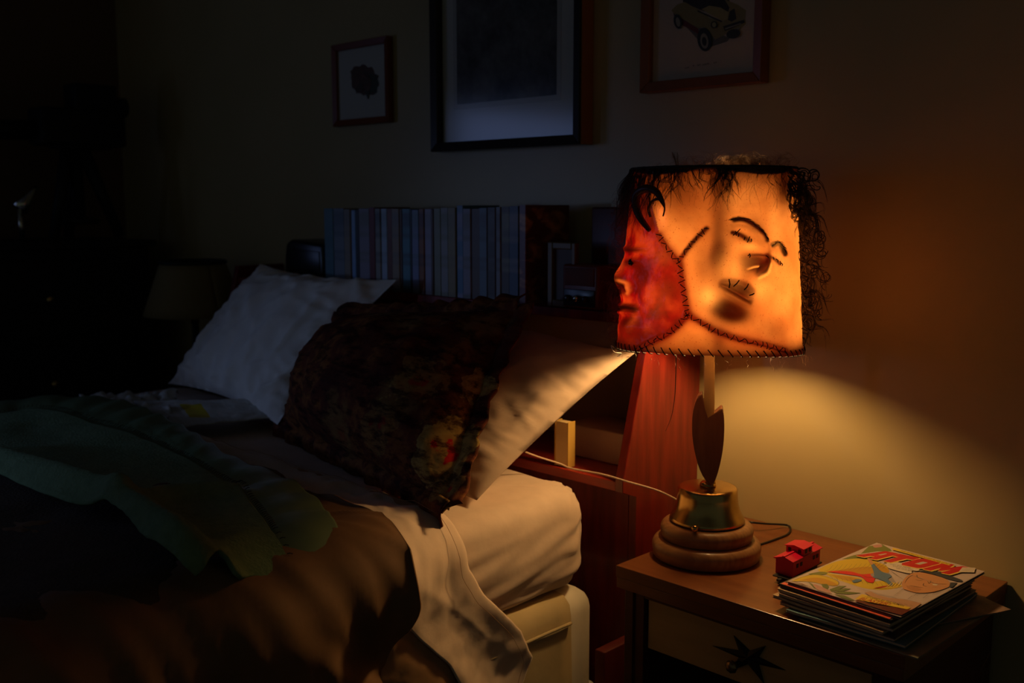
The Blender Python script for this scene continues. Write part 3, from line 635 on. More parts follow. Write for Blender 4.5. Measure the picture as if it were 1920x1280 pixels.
def picture(name, label, x0, x1, z0, z1, wd, dep, mf, mount, seat=0.0):
    p = thing(name, label, 'picture', ((x0+x1)/2, 0, z0), group='framed pictures over the bed')
    def bar(poly, ax, a, b): return prism(poly, ax, a, b)
    fr = []
    y0, y1 = -dep, -.001
    for (a, b, c, d) in ((x0, x1, z0, z0+wd), (x0, x1, z1-wd, z1)):   # mitred rails
        up = c == z0
        V = [(a, y, (c if up else d)) for y in (y0, y1)]+[(b, y, (c if up else d)) for y in (y0, y1)]
        V += [(a+wd, y, (d if up else c)) for y in (y0+.004, y1)]+[(b-wd, y, (d if up else c)) for y in (y0+.004, y1)]
        fr.append((np.array(V), [(0, 1, 3, 2), (4, 6, 7, 5), (0, 2, 6, 4), (1, 5, 7, 3), (0, 4, 5, 1), (2, 3, 7, 6)]))
    for (a, b) in ((x0, x0+wd), (x1, x1-wd)):
        V = [(a, y, z) for y in (y0, y1) for z in (z0, z1)]+[(b, y, z) for y in (y0+.004, y1) for z in (z0+wd, z1-wd)]
        fr.append((np.array(V), [(0, 1, 3, 2), (4, 6, 7, 5), (0, 4, 5, 1), (2, 3, 7, 6), (0, 2, 6, 4), (1, 5, 7, 3)]))
    g = join(*fr); o = obj('frame', g, mf, p, smooth=False)
    bm = bmesh.new(); bm.from_mesh(o.data); bmesh.ops.recalc_face_normals(bm, faces=bm.faces); bmesh.ops.bevel(bm, geom=[e for e in bm.edges if e.calc_face_angle(0) > .8], offset=.0012, segments=1, affect='EDGES'); bm.to_mesh(o.data); bm.free()
    obj('glass', box(x0+wd*.9, x1-wd*.9, -dep*.45-.006, -dep*.45-.0045, z0+wd*.9, z1-wd*.9), M_pane, p, smooth=False)
    obj('mount', box(x0+wd*.9, x1-wd*.9, -dep*.45, -.002, z0+wd*.9, z1-wd*.9), mount, p, smooth=False)
    return p, -dep*.45
M_orwood = flat('orange_wood', (.22, .05, .015), .4); M_dkwood = flat('black_wood', (.022, .013, .010), .3); M_brwood = flat('brown_wood', (.24, .075, .025), .4)
def polyface(P, y): return np.array([(x, y, z) for x, z in P]), [list(range(len(P)))]
def flatart(items, y):
    """items: list of (polygon in x,z, material); each a hair in front of the last"""
    gs = []; ms = []
    for k, (P, m) in enumerate(items):
        if m not in ms: ms.append(m)
        gs.append(setmi(polyface(P, y-.0002*(k+1)), ms.index(m)))
    return join(*gs), ms
# small picture at left: a rose
FD = .018
def fpx(px, py, d): p = PY(px, py, -d); return p[0], p[2]
xa, za = fpx(627, 238, .014); xb, _ = fpx(731, 232, .014); _, zb = fpx(628, 85, .014)
p, ya = picture('framed_print', 'small orange-wood framed print of a dark rose, leftmost on the wall', xa, xb, za, zb, .016, .020, M_orwood, M_mat)
random.seed(9); it_ = []
MR = [flat('rose_a', (.13, .06, .035)), flat('rose_b', (.09, .05, .03)), flat('rose_c', (.17, .07, .045)), flat('leaf_dark', (.05, .06, .03))]
cx0, cz0 = fpx(683, 150, .01)
def blob(cx, cz, rx, rz, n=18, j=.18, rot=0): 
    out = []
    for k in range(n):
        a = 2*PI*k/n; rr = 1+random.uniform(-j, j); x, z = rx*rr*_c(a), rz*rr*_s(a); out.append((cx+x*_c(rot)-z*_s(rot), cz+x*_s(rot)+z*_c(rot)))
    return out
it_.append((blob(cx0, cz0, .062, .036, 30, .12, -.3), MR[0])); it_.append((blob(cx0+.03, cz0-.012, .03, .024, 20, .2), MR[3]))
for k in range(10): it_.append((blob(cx0+random.uniform(-.035, .03), cz0+random.uniform(-.018, .02), .016, .011, 12, .25, random.uniform(0, 3)), MR[k % 3]))
it_.append(([(cx0+.004, cz0-.03), (cx0+.022, cz0-.028), (cx0+.016, cz0-.05)], MR[3]))
g, ms = flatart(it_, ya); obj('print', g, ms, p, smooth=False, label='dark rose printed on white')
# big engraving
xa, za = fpx(814, 285, .030); xb, _ = fpx(1092, 269, .030)
def engraving():
    m = bpy.data.materials.new('engraving'); m.use_nodes = True; nt = m.node_tree; b = nt.nodes['Principled BSDF']; L = nt.links.new; b.inputs['Roughness'].default_value = .7
    tc = nt.nodes.new('ShaderNodeTexCoord'); n = nt.nodes.new('ShaderNodeTexNoise'); n.inputs['Scale'].default_value = 11; n.inputs['Detail'].default_value = 9; n.inputs['Roughness'].default_value = .65
    L(tc.outputs['Object'], n.inputs['Vector']); r = nt.nodes.new('ShaderNodeValToRGB'); r.color_ramp.elements[0].position = .38; r.color_ramp.elements[1].position = .66
    r.color_ramp.elements[0].color = (.035, .032, .03, 1); r.color_ramp.elements[1].color = (.20, .18, .16, 1); L(n.outputs['Fac'], r.inputs[0]); L(r.outputs[0], b.inputs['Base Color']); return m
p, ya = picture('framed_print', 'large black-framed engraving of a landscape in a white mount, middle picture', xa, xb, za, za+.62, .020, .042, M_dkwood, M_mat)
obj('frame_edge', box(xb-.0005, xb+.003, -.036, -.002, za, za+.62), flat('lit_wood_edge', (.34, .13, .04)), p, smooth=False, label='brown strip coloured as the lamp-lit outer edge')  # strip gives the frame's right side its lamp-lit orange tone
ex0, ez0 = fpx(857, 196, .02); ex1, _ = fpx(1043, 178, .02)
M_line = flat('plate_line', (.30, .28, .26))
obj('print', join(setmi(box(ex0-.012, ex1+.012, ya-.0006, ya, ez0-.012, za+.57), 0), setmi(box(ex0, ex1, ya-.0012, ya-.0005, ez0, za+.56), 1)), [flat('mount_bevel', (.50, .48, .43)), engraving()], p, smooth=False, label='dark engraving')
# car picture
xa, za = fpx(1203, 175, .022); xb, _ = fpx(1430, 152, .022)
p, ya = picture('framed_print', 'brown-framed print of an old cream car, on the wall over the lamp', xa, xb, za, za+.36, .019, .030, M_brwood, flat('cream_paper', (.60, .47, .37), .8))
def cp(x, y): q = PY(1160+x/5.647, y/5.647, ya); return q[0], q[2]
MC = dict(cream=flat('car_cream', (.34, .25, .09)), cream2=flat('car_cream_light', (.44, .34, .13)), maroon=flat('car_maroon', (.16, .012, .012)), dark=flat('car_dark', (.035, .02, .015)), tyre=flat('car_tyre', (.025, .022, .02)), rim=flat('car_rim', (.36, .30, .22)), grey=flat('car_grey', (.17, .14, .11)))
def el(cx, cy, rx, ry, rot=0, n=24): return [cp(cx+rx*_c(a)*_c(rot)-ry*_s(a)*_s(rot), cy+rx*_c(a)*_s(rot)+ry*_s(a)*_c(rot)) for a in np.linspace(0, 2*PI, n, endpoint=False)]
def pg(*P): return [cp(x, y) for x, y in P]
car = [(pg((700, 270), (860, 440), (960, 500), (1150, 440), (1180, 400), (900, 300)), MC['grey']),
       (pg((690, -60), (1140, -60), (1190, 40), (1160, 130), (900, 120), (680, 20)), MC['dark']),
       (pg((560, 110), (620, 50), (700, 20), (860, 110), (960, 190), (1110, 230), (1180, 90), (1120, -10), (1260, 50), (1350, 110), (1340, 200), (1350, 250), (1280, 320), (1160, 350), (1020, 420), (960, 330), (900, 290), (840, 300), (700, 210), (600, 160)), MC['cream']),
       (pg((580, 140), (700, 215), (840, 300), (860, 370), (740, 300), (660, 260), (600, 190)), MC['maroon']),
       (pg((880, 100), (960, 60), (1080, 80), (1170, 130), (1160, 200), (1100, 220)), MC['cream2']),
       (pg((1180, 120), (1230, 90), (1250, 200), (1200, 230), (1160, 210)), MC['dark']),
       (pg((840, 110), (1100, 225), (1090, 235), (840, 125)), MC['dark']),
       (pg((1110, 280), (1330, 210), (1340, 240), (1130, 330)), MC['dark']),
       (pg((1130, 300), (1300, 245), (1300, 255), (1135, 315)), MC['rim']),
       (pg((1150, 340), (1290, 290), (1285, 310), (1170, 360)), MC['rim']),
       (el(915, 420, 75, 125, -.12), MC['tyre']), (el(915, 435, 42, 82, -.12), MC['rim']), (el(915, 440, 24, 48, -.12), MC['tyre']),
       (el(635, 230, 42, 78, -.2), MC['tyre']), (el(638, 235, 22, 50, -.2), MC['rim']), (el(1225, 360, 75, 48, -.2), MC['tyre']),
       (el(1020, 265, 34, 38), MC['dark']), (el(1022, 265, 22, 27), MC['cream2'])]
for (sx, sy, ln) in ((715, 725, 50), (800, 700, 20), (850, 695, 42), (905, 692, 84), (1030, 672, 42)):
    for k in range(int(ln/9)):
        a = sx+k*9; car.append((pg((a, sy-k*2), (a+4, sy-k*2-14+(k % 3)*5), (a+9, sy-k*2-2), (a+5, sy-k*2+6)), MC['grey']))
g, ms = flatart(car, ya); obj('print', g, ms, p, smooth=False, label='old cream car with maroon side')
# ================================================================ nightstand
HS = .62; NX0, NX1, NY0 = -.996, -.519, -.371
ns = thing('nightstand', 'dark-stained wooden nightstand with one pale drawer, carrying the lamp and comics', 'nightstand', ((NX0+NX1)/2, NY0/2, 0))
obj('top', join(box(NX0, NX1, NY0, -.002, .601, HS, .0009), box(NX0+.001, NX1-.001, NY0+.001, -.003, .583, .6005, .0012)), M_stand, ns, smooth=False)
bx0, bx1, by0 = NX0+.010, NX1-.012, NY0+.012
obj('side_panel', box(bx1-.018, bx1, by0, -.018, .02, .583, .0012), M_standb, ns, smooth=False)
obj('side_panel', box(bx0, bx0+.018, by0+.002, -.018, .02, .583, .0012), M_standb, ns, smooth=False)
obj('stile', join(box(bx0, bx0+.017, by0, by0+.02, .02, .583, .001), box(bx0+.017, bx0+.036, by0+.004, by0+.022, .02, .577, .001)), M_standb, ns, smooth=False)
obj('stile', join(box(bx1-.017, bx1, by0-.0005, by0+.02, .02, .583, .001), box(bx1-.036, bx1-.017, by0+.004, by0+.022, .02, .577, .001)), M_standb, ns, smooth=False)
obj('rail', box(bx0+.036, bx1-.036, by0+.004, by0+.022, .572, .5835, .001), M_standb, ns, smooth=False)
obj('rail', box(bx0+.036, bx1-.036, by0+.010, by0+.022, .06, .085, .001), M_standb, ns, smooth=False)
obj('back_panel', box(bx0+.018, bx1-.018, -.026, -.018, .03, .583), M_standb, ns, smooth=False)
obj('shelf', box(bx0+.018, bx1-.018, by0+.022, -.026, .09, .104), M_standb, ns, smooth=False)
dw = obj('drawer', join(box(bx0+.040, bx1-.040, by0+.010, by0+.024, .488, .5715, .0015), box(bx0+.044, bx1-.044, by0+.024, -.05, .492, .555)), M_drawer, ns, smooth=False, label='pale olive-brown drawer front')
fy = by0+.0095
def dpt(px, py): q = PY(px, py, fy); return np.array([q[0], q[2]])
pts = [dpt(*q) for q in ((1376, 1191), (1436, 1210), (1473, 1256), (1433, 1281), (1371, 1256), (1336, 1210))]
ctr = dpt(1406, 1230); V = [(ctr[0], fy-.008, ctr[1])]; Fs = []
for k in range(6):
    a, b = pts[k], pts[(k+1) % 6]
    V.append((a[0], fy-.001, a[1])); m = ctr+((a+b)/2-ctr)*.36; V.append((m[0], fy-.003, m[1]))
for k in range(12): Fs.append((0, 1+(k+1) % 12, 1+k))
n = len(V); V += [(v[0], fy+.001, v[2]) for v in V]
for k in range(12): Fs.append((1+k, 1+(k+1) % 12, n+1+(k+1) % 12, n+1+k))
obj('star_plate', (V, Fs), M_iron, dw, smooth=False, label='raised black iron star')
kc = dpt(1388, 1240)
obj('pull_stem', xf(lathe([(.004, 0), (.003, .02)], n=14), lambda p: (kc[0]+p[0], fy-.004-p[2], kc[1]+p[1])), M_iron, dw)
g = sphere((0, 0, 0), .0095, 12)
g = xf(g, lambda p: (kc[0]+p[0]*(1+.06*_c(8*math.atan2(p[1], p[0]))), fy-.024+p[2]*.7, kc[1]+p[1]*(1+.06*_c(8*math.atan2(p[1], p[0])))))
obj('knob', g, mat('antique_knob', (.25, .17, .08), .3, metal=.9), dw, label='small fluted metal knob')
# ---------------------------------------------------------------- things seen in the gap by the bed
bg = tag(obj('paper_bag', xf(box(-1.075, -1.01, -.40, -.34, .0, .37, .006), lambda p: p+np.array([.004*nz(p[2]*20, p[1]*30), 0, 0])), M_olive), 'olive paper bag on the floor between the bed and the nightstand', 'bag'); own(bg)
own(tag(obj('red_folder', box(-1.072, -1.050, -.33, -.12, 0, .44, .002), flat('red_card', (.12, .010, .007), .6)), 'red folder standing on the floor between the bed and the nightstand', 'folder'))
# ================================================================ lamp
LX, LY = -.9185, -.230
lp = thing('table_lamp', 'table lamp with a glowing stitched-hide shade, brass stem and turned wooden base', 'lamp', (LX, LY, HS+.0005))
z0 = HS+.0005
def rnd(r, z, h, k=8, b=.010):   # rounded disc profile
    P = [(r-.010, z), (r-.002, z+.003)]
    P += [(r-b+b*_s(a)*1.0, z+h-b-.002+b*_c(a)) for a in np.linspace(PI/2, 0, k)]
    return P
obj('base', lathe([(.001, z0)]+[(r, z) for r, z in rnd(.089, z0, .034, b=.014)]+[(.001, z0+.034)], (LX, LY, 0), 64), M_oak, lp, label='lower turned wooden disc')
obj('base', lathe([(.001, z0+.031)]+[(r, z) for r, z in rnd(.076, z0+.031, .030, b=.013)]+[(.001, z0+.061)], (LX, LY, 0), 64), M_oak, lp, label='upper turned wooden disc')
zb = z0+.060
# stem: round below the bud, square above, drawn to one side in the wooden bud
EF = np.array([CAM[0]-LX, CAM[1]-LY, 0]); EF /= np.linalg.norm(EF); ER = np.array([-EF[1], EF[0], 0])
LC = np.array([LX, LY, 0])
def lamp3(px, py, depth=0.0):
    """point in the upright plane through the lamp's axis"""
    d_ = ray(px, py); t_ = ((LC-CAM)@EF-depth*-1.0)/(d_@EF); return CAM+d_*t_
bp = obj('brass_cup', lathe([(.001, zb), (.059, zb), (.0615, zb+.003), (.060, zb+.007), (.054, zb+.018), (.0505, zb+.030), (.049, zb+.042), (.0485, zb+.054), (.046, zb+.0575), (.043, zb+.058), (.020, zb+.0575), (.012, zb+.0585), (.001, zb+.0585)], (LX, LY, 0), 72), M_brass, lp)
sw = lamp3(1303, 989, .062)
obj('switch', join(sphere(sw+EF*.004, .0055, 10), tube([sw-EF*.014, sw+EF*.004], .003, 10)), M_brass, bp, label='small ball switch')
zs = zb+.058
obj('collar', lathe([(.014, zs), (.0125, zs+.005), (.010, zs+.008)], (LX, LY, 0), 32), M_brass, lp)
obj('stem', tube([lamp3(1333, 925), lamp3(1333, 880)], .0078, 20), M_brass, lp)
SC_ = np.array([LX-.004, LY, 0])
def prism_on(polypx, thick, bev):
    P3 = [lamp3(x, y) for x, y in polypx]; P2 = [((p-LC)@ER, p[2]) for p in P3]
    g = prism([(a, b) for a, b in P2], 1, -thick/2, thick/2, bev)
    return xf(g, lambda p: LC+ER*p[0]+EF*(-p[1])+np.array([0, 0, p[2]]))
obj('square_post', prism_on([(1320, 880), (1340, 880), (1340, 655), (1320, 655)], .016, .0015), mat('dull_brass', (.60, .42, .17), .5, metal=.35, col2=(.5, .34, .13), scale=25), lp)
budL = [(1333, 909), (1322, 896), (1310, 870), (1302, 838), (1298, 805), (1299, 775), (1303, 755), (1309, 739), (1317, 734), (1325, 787)]
bud = [(1333, 909)]+[tuple(p) for p in spline(np.array(budL[1:8]), 16)]+[(1317, 734), (1325, 787), (1353, 760)]+[tuple(p) for p in spline(np.array([(1356, 765), (1358, 790), (1357, 822), (1353, 852), (1345, 885), (1337, 904)]), 14)]
obj('bud', prism_on(bud, .030, .003), M_walnut, lp, smooth=False, label='split leaf-shaped wooden bud')
# socket, harp and bulb inside the shade
ZB, ZTOP, RB_, RT_ = .970, 1.253, .1455, .1255
SX, SY = LX-.006, LY
BXY = ER*.012-EF*.048
ZL = 1.073
obj('socket', lathe([(.016, .995), (.019, 1.0), (.019, 1.018), (.012, 1.022)], (SX+BXY[0], SY+BXY[1], 0), 24), M_brass, lp)
obj('socket_arm', tube(spline([lamp3(1330, 668), lamp3(1330, 640), np.array([SX+BXY[0]*.6, SY+BXY[1]*.6, .985]), np.array([SX+BXY[0], SY+BXY[1], .998])], 16), .0045, 10), M_brass, lp)
hp = []
for sgn in (-1, 1):
    P = [np.array([SX, SY, 0])+ER*sgn*rr*.25+EF*sgn*rr*.97+np.array([0, 0, z]) for rr, z in ((.006, .985), (.05, 1.02), (.066, 1.09), (.056, 1.17), (.02, 1.225), (0, 1.24))]
    hp.append(tube(spline(P, 40), .0026, 8))
obj('harp', join(*hp), M_brass, lp)
obj('bulb', lathe([(.008, ZL-.05), (.013, ZL-.045), (.018, ZL-.03), (.026, ZL-.012), (.0285, ZL+.003), (.025, ZL+.018), (.015, ZL+.028), (.001, ZL+.0305)], (SX+BXY[0], SY+BXY[1], 0), 28), emis('lit_bulb', BULB, BULB_W), lp)
# ---------------------------------------------------------------- shade of stitched hide
NT, NZ = 560, 240
CS = np.array([SX, SY, 0])
def shade_pt(th, z, out=0.0):
    f = (z-ZB)/(ZTOP-ZB); r = RB_+(RT_-RB_)*f+out
    r = r*(1+.012*np.cos(4*th+.6))
    return CS+(np.sin(th)[..., None]*ER+np.cos(th)[..., None]*EF)*np.asarray(r)[..., None]+np.asarray(z)[..., None]*np.array([0, 0, 1.0])
th = np.linspace(-PI, PI, NT+1)[:-1]; zz = np.linspace(ZB, ZTOP, NZ)
TH, ZZ = np.meshgrid(th, zz, indexing='ij')
ZZ = ZZ+(-.007*np.maximum(0, -np.sin(TH))**5+.0015*np.sin(3*TH+1)-.006*(np.sin(TH)*ER[1]+np.cos(TH)*EF[1]))*(1-(ZZ-ZB)/(ZTOP-ZB))
P0 = shade_pt(TH, ZZ); pxs, pys = project(P0.reshape(-1, 3)); pxs = pxs.reshape(TH.shape); pys = pys.reshape(TH.shape)
front = np.clip((1.62-np.abs(TH))/.12, 0, 1)   # the half turned to the room
PXS = np.where(np.abs(TH) < 1.62, pxs, 9999.0)
def gs(cx, cy, rx, ry, a=0.0, p=2.0):
    dx, dy = PXS-cx, pys-cy; u = (dx*_c(a)+dy*_s(a))/rx; v = (-dx*_s(a)+dy*_c(a))/ry
    return np.exp(-np.clip((u*u+v*v), 0, 60)**(p/2))
def line(P, wd, p=2.0):
    P = np.array(P, float); D = np.full(TH.shape, 1e9)
    if len(P) > 2: P = spline(P, 6*len(P))
    for a, b in zip(P[:-1], P[1:]):
        d_ = b-a; L2 = max(d_@d_, 1e-6); t_ = np.clip(((PXS-a[0])*d_[0]+(pys-a[1])*d_[1])/L2, 0, 1)
        D = np.minimum(D, np.hypot(PXS-a[0]-t_*d_[0], pys-a[1]-t_*d_[1]))
    return np.exp(-np.clip(D/wd, 0, 8)**p)
def inside(P):
    P = np.array(P, float); c = np.zeros(TH.shape, bool); n = len(P)
    for i in range(n):
        (x1, y1), (x2, y2) = P[i], P[(i+1) % n]
        c ^= ((y1 > pys) != (y2 > pys)) & (PXS < (x2-x1)*(pys-y1)/(y2-y1+1e-9)+x1)
    return c.astype(float)
S1 = [(1238, 440), (1250, 462), (1264, 480), (1275, 492), (1278, 512), (1282, 540), (1287, 568), (1290, 590)]
S2 = [(1275, 488), (1290, 466), (1306, 447), (1325, 428)]
S3 = [(1290, 590), (1272, 610), (1252, 627), (1225, 640), (1196, 656)]
S4 = [(1290, 590), (1318, 606), (1345, 622), (1385, 636), (1430, 646), (1470, 658)]
rng = np.random.RandomState(3)
def fbm(sc, seed, oct_=4):
    a = np.zeros(TH.shape)
    xs = np.cos(TH)*sc*.145; ys = np.sin(TH)*sc*.145; zs_ = ZZ*sc
    it = np.nditer(a, flags=['multi_index'], op_flags=['writeonly'])
    f = noise.fractal
    flatx, flaty, flatz = xs.ravel(), ys.ravel(), zs_.ravel()
    out = [f(Vector((flatx[i]+seed, flaty[i], flatz[i])), 1.0, 2.0, oct_) for i in range(flatx.size)]
    return np.array(out).reshape(TH.shape)
N1 = fbm(28, 3.0); N2 = fbm(70, 9.0, 3); N3 = fbm(12, 17.0, 2)
red = inside([(1050, 280), (1185, 300), (1215, 360), (1232, 420)]+S1[:]+S3[1:]+[(1150, 700), (1050, 700)])
red = np.clip(red, 0, 1); redm = np.where(np.abs(TH) < 1.62, red, (TH < 0)*1.0)
skin = np.stack([np.full(TH.shape, v) for v in (.63, .415, .235)], -1)*(1+.12*N1+.06*N2+.30*N3)[..., None]*(np.array([1, .95, .9])+np.clip(N3+N1*.4, -.5, .5)[..., None]*np.array([0, .18, .3]))
rc = .42*np.stack([.42+.40*np.clip(N1*1.6+.15, -.7, .9), (.026+.115*np.clip(N1*1.6, -.2, .9)), .026+.05*np.clip(N1*1.3, -.3, .8)], -1)
col = skin*(1-redm)[..., None]+rc*redm[..., None]
def tint(k, c):
    global col
    k = np.clip(k, 0, 1)[..., None]; col = col*(1-k)+np.array(c)*k
def darken(k, c=(.10, .018, .008)):
    global col
    k = (1-(1-np.clip(k, 0, 1))**2.5)[..., None]; col = col*(1-k)+np.array(c)*k*(.25+.75*(1-k))
low = inside(S4+[(1500, 700), (1180, 700)]+S3[::-1]); col = np.where(low[..., None] > .5, col*np.array([.96, .86, .75]), col)
# bruising, thick hide, face features; chin and harp shadows painted in
darken(.72*gs(1344, 478, 14, 26, .2), (.16, .03, .01)); darken(.35*gs(1346, 440, 14, 90, 0)); darken(.30*gs(1347, 640, 12, 24, 0))  # the narrow upright bands paint in the harp's shadow
darken(.97*gs(1369, 582, 31, 19, .25, 3), (.045, .008, .004)); darken(.45*gs(1372, 584, 40, 26, .25))
darken(.88*gs(1408, 492, 25, 14, .15, 2.6), (.13, .025, .01)); darken(.35*gs(1395, 505, 14, 26, 0))
darken(.9*gs(1424, 505, 11, 15, -.3), (.12, .004, .012)); darken(.9*gs(1432, 487, 8, 12, .2), (.14, .008, .008)); darken(.85*line([(1430, 478), (1438, 488), (1437, 505), (1425, 518)], 3.5), (.10, .006, .008))
darken(.95*line([(1355, 533), (1370, 542), (1388, 552), (1404, 562)], 7.5, 3.2), (.04, .008, .005)); darken(.7*line([(1358, 530), (1380, 530), (1400, 536), (1410, 548)], 7.5, 3), (.17, .035, .02)); darken(.5*gs(1388, 548, 36, 22, .45), (.22, .06, .015))
darken(.80*gs(1386, 541, 29, 11, .42, 3), (.13, .02, .01)); darken(.92*line([(1375, 412), (1390, 411), (1405, 417), (1418, 427), (1427, 438), (1431, 449)], 4.6, 3), (.05, .014, .006)); darken(.30*gs(1418, 425, 22, 14, .7))
darken(.90*line([(1447, 459), (1456, 456), (1464, 464), (1472, 476)], 4.8, 3), (.05, .014, .006))
darken(.85*line([(1373, 436), (1384, 439), (1396, 446), (1405, 453)], 3.4, 3.5), (.12, .02, .015)); darken(.3*gs(1388, 443, 24, 9, .45))
darken(.80*line([(1441, 481), (1451, 485), (1461, 494)], 3.0), (.16, .03, .02)); darken(.7*line([(1402, 478), (1416, 477), (1432, 479)], 2.2), (.18, .03, .02))
darken(.22*gs(1290, 385, 45, 50), (.3, .12, .04)); darken(.16*gs(1300, 640, 60, 20), (.3, .1, .03)); darken(.25*gs(1320, 500, 20, 50)); darken(.22*gs(1450, 620, 30, 30)); darken(.2*gs(1440, 330, 30, 16))
darken(.80*line(S2, 4.5), (.13, .025, .012)); darken(.85*line(S1, 5.0), (.10, .012, .008)); darken(.92*line(S3, 5.5), (.06, .008, .006)); darken(.88*line(S4, 5.0), (.08, .012, .008))
darken(.35*line(S1+S4[1:], 13), (.35, .06, .03)); darken(.35*line(S3, 12), (.3, .03, .02))
tint(.75*gs(1330, 556, 18, 18), (1, .86, .55)); tint(.5*gs(1370, 500, 26, 30), (1, .78, .46)); tint(.5*gs(1425, 545, 16, 22), (1, .78, .46)); tint(.5*gs(1405, 462, 16, 8), (1, .8, .48)); tint(.35*gs(1452, 410, 12, 60), (1, .8, .5)); tint(.75*line([(1400, 504), (1407, 500), (1412, 499)], 2.2, 3), (1, .75, .4)); tint(.6*line([(1424, 522), (1440, 512), (1444, 495)], 3), (1, .85, .5))  # bulb hot spots and nose highlights painted into the hide
# red face
darken(.92*gs(1172, 530, 6, 18, -.25), (.03, .004, .004)); darken(.9*gs(1166, 545, 6, 8), (.06, .006, .004)); darken(.92*gs(1187, 492, 13, 7, -.1), (.05, .006, .004)); darken(.8*gs(1183, 467, 20, 5, 0), (.09, .008, .005))
darken(.92*line([(1160, 578), (1175, 576), (1192, 579)], 5.5), (.03, .003, .003)); darken(.7*gs(1182, 605, 16, 12), (.13, .010, .006)); darken(.6*gs(1205, 512, 20, 26), (.17, .012, .008)); darken(.5*gs(1255, 540, 24, 26), (.24, .012, .010)); darken(.5*gs(1205, 630, 40, 22), (.18, .014, .012))
tint(.7*line([(1173, 526), (1181, 532), (1183, 543), (1178, 550)], 3.0), (.5, .22, .11)); tint(.40*gs(1235, 565, 26, 40, .3), (.27, .085, .045)); tint(.5*gs(1190, 600, 6, 14, .3), (.36, .10, .06)); tint(.6*gs(1240, 480, 20, 20), (.28, .08, .05)); tint(.5*gs(1170, 500, 5, 14), (.34, .10, .06))  # nose-wing and chin highlights painted into the red hide
back = np.clip((np.abs(TH)-1.60)/.25, 0, 1)[..., None]; col = col*(1-.90*back)   # unseen half toward the wall, darkened to hold back its glow there
# hem at the rims
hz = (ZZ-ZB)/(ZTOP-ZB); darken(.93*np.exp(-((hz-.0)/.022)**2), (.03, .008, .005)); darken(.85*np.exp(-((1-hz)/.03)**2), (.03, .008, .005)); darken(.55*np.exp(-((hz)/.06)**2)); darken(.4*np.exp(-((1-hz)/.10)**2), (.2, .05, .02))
# scalp shading under the hair, temple
darken(.8*gs(1185, 365, 50, 58), (.14, .018, .010)); tint(.85*gs(1241, 402, 9, 20, -.2), (1, .62, .40)); darken(.45*gs(1270, 350, 40, 45), (.3, .10, .03)); darken(.75*gs(1472, 345, 16, 40), (.12, .03, .012)); darken(.5*gs(1345, 345, 20, 30), (.25, .08, .02))
# relief: noses, brows, lips, chins
out = .0006*N2+.0010*N1
out += .016*gs(1414, 490, 20, 17, .2)+.010*gs(1430, 462, 10, 26, -.2)-.006*gs(1424, 507, 8, 10)+.004*line([(1400, 503), (1412, 499)], 3)
out += .005*line([(1375, 416), (1405, 421), (1428, 446)], 9)+.004*gs(1395, 440, 18, 9, .45)-.003*line([(1373, 437), (1390, 441), (1405, 453)], 3)
out += .006*line([(1358, 530), (1385, 532), (1408, 546)], 6)+.006*line([(1362, 548), (1385, 562), (1402, 570)], 6)-.005*line([(1355, 535), (1380, 548), (1404, 562)], 3)
out += .008*gs(1369, 584, 24, 15, .25)+.005*gs(1350, 470, 26, 40)+.004*gs(1455, 462, 16, 9)
out += .014*gs(1168, 520, 12, 24)+.006*gs(1182, 540, 6, 9)-.004*gs(1174, 541, 3, 6)+.006*gs(1188, 490, 14, 9)-.004*gs(1187, 493, 8, 3)+.005*line([(1162, 572), (1192, 575)], 4)+.005*line([(1164, 585), (1190, 587)], 4)+.008*gs(1180, 612, 16, 14)+.005*gs(1184, 466, 20, 5)
for S_ in (S1, S2, S3, S4): out += .0030*line(S_, 6)-.0040*line(S_, 2.0)
out += .0022*np.exp(-((hz-.0)/.02)**2)+.0022*np.exp(-((1-hz)/.02)**2)
P1 = shade_pt(TH, ZZ, out)
I = np.arange(NT*NZ).reshape(NT, NZ); J = np.roll(I, -1, 0)
Fq = np.stack([I[:, :-1], J[:, :-1], J[:, 1:], I[:, 1:]], -1).reshape(-1, 4)
sd_ = obj('shade', (P1.reshape(-1, 3), Fq), [], lp, label='glowing shade of red and amber stitched hide faces')
at = sd_.data.color_attributes.new('pigment_light', 'FLOAT_COLOR', 'POINT')  # hide colour together with the painted hot spots, highlights and shadows
cc = np.ones((NT*NZ, 4)); cc[:, :3] = np.clip(col, .002, 1).reshape(-1, 3); at.data.foreach_set('color', cc.ravel())
